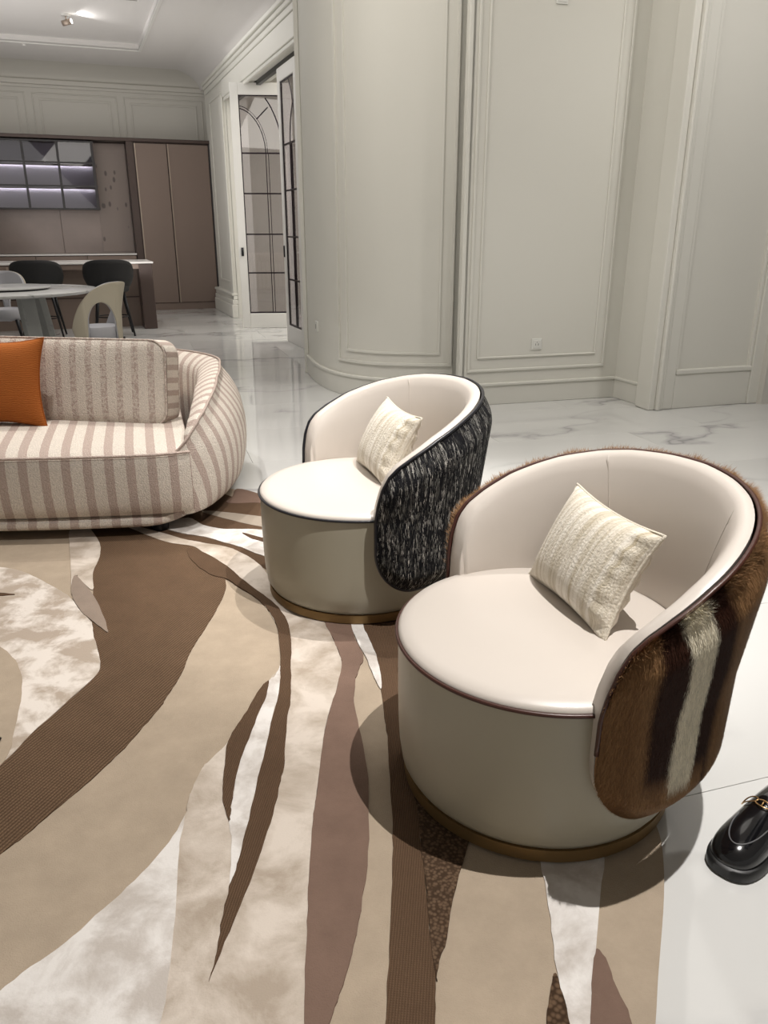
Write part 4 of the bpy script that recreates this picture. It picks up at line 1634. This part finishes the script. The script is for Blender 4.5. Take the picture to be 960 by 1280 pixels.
def front_block(name, z0, z1, out0, depth, mat, top_crown=0.0, tuck=0.0):
    V, Fc, uv = [], [], []
    n = len(FRc)
    nn = 0
    arc_l = 0
    for i, p in enumerate(FRc):
        a = FRc[max(i - 1, 0)]
        b = FRc[min(i + 1, n - 1)]
        tx, ty = b[0] - a[0], b[1] - a[1]
        l = hypot(tx, ty)
        nx, ny = -ty / l, tx / l
        if ny > 0:
            nx, ny = -nx, -ny
        if i:
            arc_l += hypot(p[0] - FRc[i - 1][0], p[1] - FRc[i - 1][1])
        h = z1 - z0
        out = out0 - tuck * max(0, 1 - i / 11) ** 2
        prof = [(out - .03, z0), (out - .006, z0 + h * .06), (out + .006, z0 + h * .25), (out + .010, z0 + h * .5), (out + .006, z0 + h * .8), (out - .001, z1 - .012), (out - .014, z1),
                (out - .06, z1 + top_crown * .5), (out - .14, z1 + top_crown * .85), (out - .30, z1 + top_crown), (-depth * .6, z1 + top_crown * .9), (-depth, z1 + top_crown * .6), (-depth, z0)]
        nn = len(prof)
        for k, (of, z) in enumerate(prof):
            # the deep points run straight back in y so the block does not fan
            if of >= -.02:
                x, y = p[0] + nx * of, p[1] + ny * of
            else:
                x, y = p[0] + of * SHEAR, p[1] - of
            V.append((x - SO.x, y - SO.y, z))
            uv.append((arc_l + .03, k * .1))
    for i in range(n - 1):
        for k in range(nn):
            l = (k + 1) % nn
            Fc.append((i * nn + k, i * nn + l, (i + 1) * nn + l, (i + 1) * nn + k))
    Fc.append(tuple(range(nn))[::-1])
    Fc.append(tuple(range((n - 1) * nn, n * nn)))
    o = mesh_obj(name, V, Fc, mat, sofa, True, uv)
    return auto_smooth(o, 70)


front_block('seat', .098, .375, 0.0, 1.15, 'sofa_fabric', .028)
front_block('base_band', .045, .094, -.012, 1.1, 'sofa_fabric', 0, .16)
pp = []
for i, p in enumerate(FRc):
    pp.append((p[0] - SO.x, p[1] - SO.y - .002, .378))
MB().tube(pp, .0065, 6).build('seat_piping', 'sofa_fabric', sofa, True)
# rounded base under the arm
bb = [(p[0], p[1]) for p in offs([(q[0], q[1]) for q in PF], -.14)]
for (x, y) in ((-1.02, 3.31), (-2.95, 3.45), (-1.1, 4.35), (-2.95, 4.35)):
    MB().lathe([(0, 0), (.035, 0), (.042, .05), (0, .05)], 20, x - SO.x, y - SO.y).build('foot', 'black_metal', sofa)


def box_cushion(name, label, origin, rotz, tilt, w, h, t, mat, side_mat):
    """upright boxed cushion with rounded corners, local x width, z height, leaning back by tilt"""
    root = thing(name, label, 'cushion', origin, rotz)
    n, m_ = 120, 9
    V, Fc, uv = [], [], []
    r = .075
    out = []
    for (cx, cz, a0) in ((w / 2 - r, h - r, 0), (-w / 2 + r, h - r, 90), (-w / 2 + r, r, 180), (w / 2 - r, r, 270)):
        for k in range(9):
            a = radians(a0 + 90 * k / 8)
            out.append((cx + r * cos(a), cz + r * sin(a)))
    K = len(out)
    rings = [(0.55, -1.28), (.80, -1.2), (.93, -1.1), (.985, -1.0), (1.0, -.93), (1.012, -.5), (1.016, 0), (1.012, .5), (1.0, .93), (.985, 1.0), (.93, 1.1), (.80, 1.2), (.55, 1.28)]
    ct, st = cos(tilt), sin(tilt)

    def T(x, y, z):
        return (x, y * ct + z * st, -y * st + z * ct)
    V.append(T(0, -1.30 * t / 2, h / 2))
    uv.append((0, 0))
    for f, d in rings:
        for (x, z) in out:
            X = x * f
            Z = h / 2 + (z - h / 2) * f
            V.append(T(X, d * t / 2, Z))
            uv.append((X, Z))
    V.append(T(0, 1.30 * t / 2, h / 2))
    uv.append((0, 0))
    for k in range(K):
        Fc.append((0, 1 + (k + 1) % K, 1 + k))
    for i in range(len(rings) - 1):
        for k in range(K):
            l = (k + 1) % K
            a = 1 + i * K
            Fc.append((a + k, a + l, a + K + l, a + K + k))
    e = 1 + (len(rings) - 1) * K
    for k in range(K):
        Fc.append((len(V) - 1, e + k, e + (k + 1) % K))
    mesh_obj('cushion_cover', V, Fc, mat, root, True, uv)
    # boxing strip with its own stripes running across
    V, Fc, uv = [], [], []
    per = 0
    O2 = out + [out[0]]
    for k, (x, z) in enumerate(O2):
        if k:
            per += hypot(x - O2[k - 1][0], z - O2[k - 1][1])
        for j, d in enumerate((-.86, -.4, 0, .4, .86)):
            f = 1.018 + .006 * (1 - abs(d))
            V.append(T(x * f, d * t / 2, h / 2 + (z - h / 2) * f))
            uv.append((per, d * t / 2))
    for k in range(K):
        for j in range(4):
            a = k * 5 + j
            Fc.append((a, a + 5, a + 6, a + 1))
    mesh_obj('boxing_strip', V, Fc, side_mat, root, True, uv)
    for d in (-.95, .95):
        MB().tube([T(x * 1.01, d * t / 2, h / 2 + (z - h / 2) * 1.01) for x, z in out], .0055, 6, closed=True).build('cushion_piping', mat, root, True)
    return root


box_cushion('back_cushion', 'thick striped boucle back cushion at the right end of the sofa', (-1.59, 3.835, .392), radians(-9), radians(9), 1.10, .405, .15, 'cushion_fabric', 'side_fabric')
box_cushion('back_cushion', 'striped boucle back cushion on the sofa behind the orange pillows, mostly out of frame', (-2.60, 3.92, .392), radians(3), radians(10), .93, .41, .17, 'cushion_fabric', 'side_fabric')
pillow('throw_pillow', 'burnt orange linen throw pillow leaning on the striped sofa cushion', 'pillow', (-1.845, 3.655, .405), (1, -.10, .0), (0.0, .20, 1), .47, .425, .13, 'orange_linen', pipe_mat='orange_linen', pinch=.07)
pillow('throw_pillow', 'second burnt orange pillow peeking out behind the first at the left edge', 'pillow', (-2.21, 3.74, .405), (1, .12, .0), (0.0, .22, 1), .47, .41, .13, 'orange_linen', pipe_mat='orange_linen', pinch=.07)

# ------------------------------------------------------------------ kitchen wall units; local x negative = left, room side -y
KO = (-2.864, 14.09)


def kthing(name, label, cat, origin=(0, 0), base=KO, group=None, z=0):
    x, y = origin
    return thing(name, label, cat, (base[0] + x * cos(A21) - y * sin(A21), base[1] + x * sin(A21) + y * cos(A21), z), A21, group)


t = kthing('tall_cabinet', 'tall taupe two-door cabinet against the far wall', 'cabinet')
MB().box(-1.24, -.03, .03, .60, 0.0, 2.62).build('carcass', 'dark_frame', t)
MB().box(-1.24, -.03, .02, .05, 0.0, 0.11).build('toe_kick', 'taupe_panel', t)
for (a, b) in ((-1.215, -.715), (-.700, -.045)):
    d = bevel(MB().box(a, b, 0, .03, .12, 2.60).build('door', 'taupe_panel', t), .003, 1)
    MB().box(a, a + .018, -.014, .004, .12, 2.60).build('edge_pull', 'taupe_edge', d)
MB().box(-.04, .0, -.01, .60, 0, 2.62).build('side_panel', 'dark_side', t)
MB().box(-1.335, -1.235, -.02, .60, 0, 2.62).build('dark_post', 'dark_frame', t)
t = kthing('cornice_board', 'thin dark brown top board running over the kitchen units', 'board', z=2.62)
bevel(MB().box(-6.0, .015, -.035, .61, 0.0, .05).build('top_board', 'dark_frame', t), .004, 1)
t = kthing('wall_panelling', 'glossy taupe back panelling behind the kitchen shelf unit', 'panel')
for (a, b) in ((-5.9, -4.452), (-4.448, -3.452), (-3.448, -2.452), (-2.448, -1.34)):
    bevel(MB().box(a, b, .30, .33, .93, 2.61).build('panel', 'taupe_back', t), .002, 1)
MB().box(-1.84, -1.36, .285, .30, .96, 2.45).build('reflection_panel', 'taupe_reflect', t)
t = kthing('kitchen_counter', 'back kitchen counter with pale edge under the taupe panelling', 'counter')
MB().box(-6.0, -1.34, -.02, .30, .905, .928).build('worktop', 'white_top', t)
for k in range(6):
    bevel(MB().box(-6.0 + k * .776, -6.0 + k * .776 + .77, 0, .29, .10, .895).build('drawer_front', 'taupe_panel', t), .003, 1)
MB().box(-6.0, -1.34, .04, .28, 0, .10).build('toe_kick', 'dark_frame', t)
t = kthing('shelf_unit', 'glass-fronted wall shelf unit with lit shelves above the counter', 'cabinet', z=1.60)
XS = [-1.86, -2.37, -2.87, -3.37, -3.87, -4.37, -4.87]
ZS = [0.01, .345, .685, .99]
MB().box(-4.90, -1.83, .28, .298, 0, 1.0).build('back_panel', 'grey_fabric', t)
MB().box(-1.85, -1.83, 0, .28, 0, 1.0).build('side_panel', 'dark_frame', t)
for z in ZS:
    s_ = MB().box(-4.88, -1.85, .015, .28, z - .010, z + .010).build('shelf', 'dark_frame', t)
    if z in ZS[1:3]:
        MB().box(-4.86, -1.88, .258, .275, z - .016, z - .010).build('light_strip', 'led', s_)
        MB().box(-4.88, -1.85, .235, .245, z - .034, z - .008).build('light_baffle', 'dark_frame', s_)
for k, x in enumerate(XS):
    MB().box(x - .018, x + .018, -.012, .012, 0, 1.0).build('upright', 'dark_side', t)
for k in range(6):
    d = MB().box(XS[k + 1] + .018, XS[k] - .018, -.004, .0, .0, 1.0).build('glass_door', 'cabinet_glass', t)
for z in ZS:
    MB().box(-4.90, -1.83, -.010, -.004, z - .012, z + .012).build('rail', 'dark_side', t)

# island
IO = (-3.25, 11.03)
t = kthing('kitchen_island', 'long taupe kitchen island with a thin pale marble top and black stools in front', 'counter', base=IO)
bevel(MB().box(-4.5, .12, 0, .95, .868, .890).build('worktop', 'white_top', t), .003, 1)
bevel(MB().box(-.075, .10, .01, .94, 0, .865).build('end_panel', 'dark_frame', t), .006, 1)
MB().box(-4.4, -.075, .02, .05, .80, .865).build('apron', 'taupe_panel', t)
MB().box(-4.4, -.075, .42, .93, 0, .865).build('body', 'taupe_panel', t)
MB().box(-4.4, -.075, .41, .422, .40, .415).build('dark_line', 'dark_frame', t)  # thin dark strip across the island body
dr = bevel(MB().box(-2.4, -1.69, .0, .40, .66, .845).build('drawer', 'taupe_panel', t), .003, 1)
MB().box(-1.71, -1.685, -.008, .0, .66, .845).build('edge_pull', 'taupe_edge', dr)

# stools
def stool(loc, rot, label):
    t = thing('bar_stool', label, 'stool', loc, rot, None)
    # faces local +y, back towards -y
    V, Fc = [], []
    n, m_ = 33, 9
    for i in range(n):
        off = lerp(-100, 100, i / (n - 1))
        a = radians(-90 + off)
        zt = .945 - .22 * (abs(off) / 100) ** 3.5
        for j in range(m_):
            q = j / (m_ - 1)
            z = lerp(.555, zt, q)
            r = .245 + .05 * q - .05 * (1 - q) ** 3
            V.append((r * cos(a) * 1.05, r * sin(a) * .92, z))
    for i in range(n - 1):
        for j in range(m_ - 1):
            q = i * m_ + j
            Fc.append((q, q + m_, q + m_ + 1, q + 1))
    o = mesh_obj('backrest', V, Fc, 'black_fabric', t, True)
    so = o.modifiers.new('solid', 'SOLIDIFY')
    so.thickness = .03
    auto_smooth(MB().lathe([(0, .54), (.20, .54), (.235, .56), (.24, .60), (.22, .635), (0, .645)], 40).build('seat', 'black_fabric', t), 50)
    for sx in (-1, 1):
        for sy in (-1, 1):
            MB().tube([(sx * .15, sy * .13, .56), (sx * .235, sy * .215, 0)], .017, 10, radii=[.020, .012]).build('leg', 'black_metal', t, True)
    pts = [(.2 * cos(2 * pi * k / 40), .185 * sin(2 * pi * k / 40), .24) for k in range(40)]
    MB().tube(pts, .008, 6, closed=True).build('footrest', 'black_metal', t, True)
    return t


s1_ = stool((-3.53, 10.38, 0), radians(21), 'black tub-backed counter stool at the right end of the kitchen island')
dup(s1_, (-4.36, 10.18, 0), radians(17), 'black tub-backed counter stool left of the other one at the island')

# dining table
t = thing('dining_table', 'round grey-white marble dining table behind the sofa', 'table', (-3.70, 7.85, 0))
auto_smooth(MB().lathe([(0, .715), (.80, .715), (.835, .722), (.85, .735), (.85, .745), (.842, .750), (0, .750)], 96).build('table_top', 'table_marble', t), 40)
for k, a in enumerate((-35, 55, 145, 235)):
    ca, sa = cos(radians(a)), sin(radians(a))
    m = MB()
    pr = []
    b = 0
    v = []
    for (r0, z) in ((.44, 0), (.33, .715)):
        for (dr_, dt) in ((-.04, -.075), (.04, -.075), (.04, .075), (-.04, .075)):
            r = r0 + dr_
            v.append((r * ca - dt * sa, r * sa + dt * ca, z))
    bevel(mesh_obj('leg', v, [(3, 2, 1, 0), (4, 5, 6, 7), (0, 1, 5, 4), (1, 2, 6, 5), (2, 3, 7, 6), (3, 0, 4, 7)], 'grey_marble', t), .01, 2)
t = thing('turntable', 'round marble turntable on a black ring on the dining table', 'turntable', (-3.70, 7.85, .7505))
auto_smooth(MB().lathe([(0, .012), (.40, .012), (.425, .016), (.425, .026), (.415, .030), (0, .030)], 80).build('disc', 'table_marble', t), 40)
MB().lathe([(0, 0), (.40, 0), (.40, .012), (0, .012)], 60).build('base_ring', 'black_metal', t)


def dining_chair(loc, rot, label):
    """faces local +y"""
    t = thing('dining_chair', label, 'chair', loc, rot)
    n, m_ = 113, 17

    def shell(r0, mat, name, thk):
        V, Fc = [], []
        for i in range(n):
            off = lerp(-112, 112, i / (n - 1))
            a = radians(-90 + off)
            zt = .86 - .40 * (abs(off) / 112) ** 2.6
            for j in range(m_):
                q = j / (m_ - 1)
                e = 1 - ((abs(off) - 42) / 36) ** 2
                z = lerp(.30 if e <= 0 else .42 + .27 * sqrt(e), max(zt, .44), q)
                r = r0 + .035 * q
                V.append((r * cos(a), r * sin(a) * 1.0, z))
        for i in range(n - 1):
            off = lerp(-112, 112, (i + .5) / (n - 1))
            for j in range(m_ - 1):
                q = (j + .5) / (m_ - 1)
                zt = .86 - .40 * (abs(off) / 112) ** 2.6
                z = lerp(.30, max(zt, .44), q)
                p = i * m_ + j
                Fc.append((p, p + m_, p + m_ + 1, p + 1))
        o = mesh_obj(name, V, Fc, mat, t, True)
        so = o.modifiers.new('solid', 'SOLIDIFY')
        so.thickness = thk
        so.offset = 0
        return o
    shell(.225, 'beige_shell', 'back_shell', .012)
    shell(.207, 'light_grey_fabric', 'back_lining', .022)
    auto_smooth(MB().lathe([(0, .34), (.17, .34), (.200, .37), (.200, .44), (.185, .465), (0, .475)], 48).build('seat', 'light_grey_fabric', t), 50)
    for sx in (-1, 1):
        for sy in (-1, 1):
            MB().tube([(sx * .14, sy * .14, .35), (sx * .20, sy * .20, 0)], .018, 10, radii=[.022, .013]).build('leg', 'black_metal', t, True)
    return t


c1 = dining_chair((-2.64, 7.35, 0), radians(70), 'beige shell dining chair with grey seat and arched opening, right of the marble table')
dup(c1, (-4.28, 9.00, 0), radians(195), 'grey upholstered dining chair on the far side of the marble table at left edge')

# glass coffee table, only one leg in view
t = thing('coffee_table', 'coffee table with smoked glass top, only one thin black leg in view at left edge', 'table', (-2.12, 1.85, 0.0185))
auto_smooth(MB().lathe([(0, .388), (.60, .388), (.605, .394), (.60, .400), (0, .400)], 96).build('glass_top', 'smoke_glass', t), 40)
pts = [(.585 * cos(2 * pi * k / 80), .585 * sin(2 * pi * k / 80), .378) for k in range(80)]
MB().tube(pts, .010, 6, closed=True).build('frame_ring', 'black_metal', t, True)
MB().tube([(1.095, -.115, 0), (.57, -.10, .378)], .010, 8).build('leg', 'black_metal', t, True)
MB().tube([(-.6, .6, 0), (-.4, .42, .378)], .010, 8).build('leg', 'black_metal', t, True)
MB().tube([(-.6, -.6, 0), (-.4, -.42, .378)], .010, 8).build('leg', 'black_metal', t, True)

# ceiling fixtures
t = thing('ceiling_spotlight', 'small silver adjustable spotlight on the ceiling tray', 'spotlight', (-3.903, 11.018, 3.78))
MB().lathe([(0, -.02), (.05, -.02), (.05, 0), (0, 0)], 24).build('mount', 'door_paint', t)
MB().tube([(0, 0, -.02), (0, 0, -.07)], .008, 8).build('stem', 'taupe_edge', t)
MB().tube([(-.05, 0, -.10), (.06, 0, -.075)], .032, 16).build('lamp_head', 'taupe_edge', t, True)
MB().tube([(.06, 0, -.075), (.066, 0, -.0745)], .026, 16).build('lens', 'lamp_face', t)
spot(-3.80, 11.02, 7, 120, tgt=(-2.9, 11.05, 3.76), z=3.705, soft=.02, col=(1, .97, .95))
t = thing('sprinkler_head', 'small white fire sprinkler at the edge of the ceiling tray', 'sprinkler', (-4.96, 12.25, 3.78))
auto_smooth(MB().lathe([(0, -.10), (.025, -.10), (.03, -.07), (.012, -.06), (.012, -.03), (.06, -.025), (.065, 0), (0, 0)], 20).build('head', 'door_paint', t), 40)
t = thing('ceiling_vent', 'slim white linear grille on the ceiling tray at the top edge', 'vent', (-2.86, 10.36, 3.78), A21)
MB().box(-.35, .05, -.05, .05, -.012, 0).build('frame', 'door_paint', t)
MB().box(-.33, .03, -.012, .012, -.016, -.010).build('slot', 'slot_grey', t)

# ------------------------------------------------------------------ person at the right edge: only one loafer is in frame
per = thing('person', 'person in black patent loafers with gold chain, one shoe in view', 'person', (0.93, 1.315, 0))
ANG = radians(220)


def shoe(par, ox, oy, ang, zoff=0):
    """toe along local +x"""
    ca, sa = cos(ang), sin(ang)

    def T(x, y, z):
        x, y, z = x * 1.12, y * 1.12, z * 1.15
        return (ox + x * ca - y * sa, oy + x * sa + y * ca, z + zoff)
    # sole outline
    base = [(.215, 0), (.210, .026), (.190, .046), (.150, .055), (.10, .052), (.04, .040), (-.02, .037), (-.055, .030), (-.070, 0), (-.055, -.030), (-.02, -.035), (.04, -.036), (.10, -.046), (.150, -.050), (.190, -.043), (.210, -.024)]
    ol = catmull(base, 4)
    V, Fc = [], []
    n = len(ol)
    # soles: two layers with a welt
    m = MB()
    for (f, z) in ((.97, 0), (1.0, .004), (1.0, .022), (.955, .026)):
        pass
    rings = [(.96, 0), (1.0, .004), (1.0, .021), (.965, .025)]
    for f, z in rings:
        for (x, y) in ol:
            X = .07 + (x - .07) * f
            V.append(T(X, y * f, z))
    for i in range(len(rings) - 1):
        for k in range(n):
            l = (k + 1) % n
            Fc.append((i * n + k, i * n + l, (i + 1) * n + l, (i + 1) * n + k))
    Fc.append(tuple(range(n))[::-1])
    Fc.append(tuple(range((len(rings) - 1) * n, len(rings) * n)))
    auto_smooth(mesh_obj('shoe_sole', V, Fc, 'sole_black', par), 50)
    # upper: closed cross sections along x
    secs = [(.208, .010, .018, .030), (.200, .030, .030, .044), (.185, .041, .040, .054), (.160, .048, .044, .062), (.130, .049, .046, .068), (.100, .047, .045, .075), (.070, .043, .041, .086), (.045, .038, .037, .098), (.020, .036, .035, .100), (-.02, .034, .034, .098), (-.05, .029, .030, .096), (-.066, .014, .018, .092)]
    V, Fc = [], []
    K = 20
    for (x, wy, wz, ht) in secs:
        for k in range(K):
            a = pi * k / (K - 1)
            y = wy * cos(a)
            z = .020 + (ht - .020) * (max(0, sin(a)) ** .62)
            V.append(T(x, y * (1 - .05 * sin(a)), z))
    for i in range(len(secs) - 1):
        for k in range(K - 1):
            q = i * K + k
            Fc.append((q, q + K, q + K + 1, q + 1))
    Fc.append(tuple(range(K)))
    Fc.append(tuple(range((len(secs) - 1) * K, len(secs) * K))[::-1])
    up = mesh_obj('shoe_upper', V, Fc, 'patent_black', par, True)
    subsurf(up, 2)
    # raised apron seam on the toe
    pts = []
    for k in range(31):
        a = lerp(-95, 95, k / 30)
        x = .115 + .062 * cos(radians(a)) if abs(a) < 90 else .115
        y = .030 * sin(radians(a))
        x = .105 + .072 * cos(radians(a))
        z = .0665 - .12 * max(0, x - .115) ** 1.2 * 2.2 - 0.0
        pts.append(T(x, y, z - .35 * (y * y) * 5))
    MB().tube(pts, .0016, 6).build('apron_seam', 'stitch_grey', up, True)
    # gold chain across the vamp
    for (yy, x0) in ((-.026, .068), (0.0, .072), (.026, .068)):
        pts = []
        for k in range(20):
            a = 2 * pi * k / 20
            yl = yy + .0145 * cos(a)
            xl = x0 + .007 * sin(a)
            z = .020 + (.0875 - .35 * (xl - .07) - .020) * (max(0, 1 - (yl / .044) ** 2) ** .31) + .004
            pts.append(T(xl, yl, z))
        MB().tube(pts, .0016, 6, closed=True).build('chain_link', 'gold', up, True)
    z = .0935
    MB().tube([T(.066, 0, z), T(.078, 0, z - .003)], .0015, 6).build('chain_bar', 'gold', up, True)


shoe(per, -.028, .132, ANG)
shoe(per, .44, .20, radians(200))


def skin_body(name, mat, par, verts, edges, radii, sub=2):
    me = bpy.data.meshes.new(name)
    me.from_pydata(verts, edges, [])
    me.materials.append(MATS[mat])
    o = bpy.data.objects.new(name, me)
    COL.objects.link(o)
    o.parent = par
    sk = o.modifiers.new('skin', 'SKIN')
    sk.use_smooth_shade = True
    for i, r in enumerate(radii):
        rr = r if isinstance(r, tuple) else (r, r)
        me.skin_vertices[0].data[i].radius = rr
    me.skin_vertices[0].data[0].use_root = True
    subsurf(o, sub)
    return o


# the rest of the standing figure is outside the photo
skin_body('trousers', 'black_cloth', per, [(.23, .09, .93), (.23, .00, .86), (.09, .08, .50), (-.01, .155, .09), (.24, .20, .86), (.34, .24, .50), (.46, .20, .09), (.23, .09, 1.02)],
          [(0, 1), (1, 2), (2, 3), (0, 4), (4, 5), (5, 6), (0, 7)], [.12, .095, .068, .055, .095, .068, .060, .125])
skin_body('coat', 'black_cloth', per, [(.23, .09, .86), (.23, .09, 1.05), (.22, .09, 1.25), (.22, .09, 1.37), (.22, .09, 1.43), (.22, -.09, 1.36), (.24, -.14, 1.10), (.14, -.13, .90), (.22, .27, 1.36), (.26, .32, 1.10), (.17, .31, .89)],
          [(0, 1), (1, 2), (2, 3), (3, 4), (3, 5), (5, 6), (6, 7), (3, 8), (8, 9), (9, 10)], [.145, .125, .13, .11, .055, .062, .050, .036, .062, .050, .036])
skin_body('head', 'skin', per, [(.22, .09, 1.40), (.215, .09, 1.47), (.20, .09, 1.53), (.20, .09, 1.60), (.215, .09, 1.66)], [(0, 1), (1, 2), (2, 3), (3, 4)], [.048, .046, .066, .082, .062])
skin_body('nose', 'skin', per, [(.125, .09, 1.575), (.112, .09, 1.555)], [(0, 1)], [.010, .012], 1)
for q in (-.028, .028):
    MB().lathe([(0, -.009), (.012, 0), (0, .009)], 12).build('eye', 'black_cloth', per, True).location = (.127, .09 + q, 1.598)
MB().tube([(.126, .072, 1.528), (.120, .09, 1.525), (.126, .108, 1.528)], .005, 8).build('mouth', 'brown_piping', per, True)
skin_body('hair', 'hair_dark', per, [(.215, .09, 1.695), (.26, .09, 1.60), (.27, .09, 1.50), (.27, .09, 1.40), (.225, .015, 1.58), (.225, .165, 1.58)], [(0, 1), (1, 2), (2, 3), (1, 4), (1, 5)], [.078, .082, .07, .05, .035, .035])
for (hx, hy, sy) in ((.13, -.13, 1), (.16, .31, -1)):
    base = Vector((hx, hy, .88))
    vs, es, rs = [tuple(base), tuple(base + Vector((-.02, 0, -.07)))], [(0, 1)], [(.017, .026), (.016, .034)]
    for k in range(4):
        b0 = base + Vector((-.03 + .018 * k - .0, .004 * sy, -.085))
        ln_ = (.062, .072, .068, .052)[k]
        i = len(vs)
        vs += [tuple(b0), tuple(b0 + Vector((-.004, .004 * sy, -ln_ * .5))), tuple(b0 + Vector((.0, .016 * sy, -ln_)))]
        es += [(1, i), (i, i + 1), (i + 1, i + 2)]
        rs += [.0095, .0085, .0070]
    i = len(vs)
    vs += [tuple(base + Vector((-.045, .01 * sy, -.045))), tuple(base + Vector((-.060, .02 * sy, -.085)))]
    es += [(0, i), (i, i + 1)]
    rs += [.011, .008]
    skin_body('hand', 'skin', per, vs, es, rs, 1)
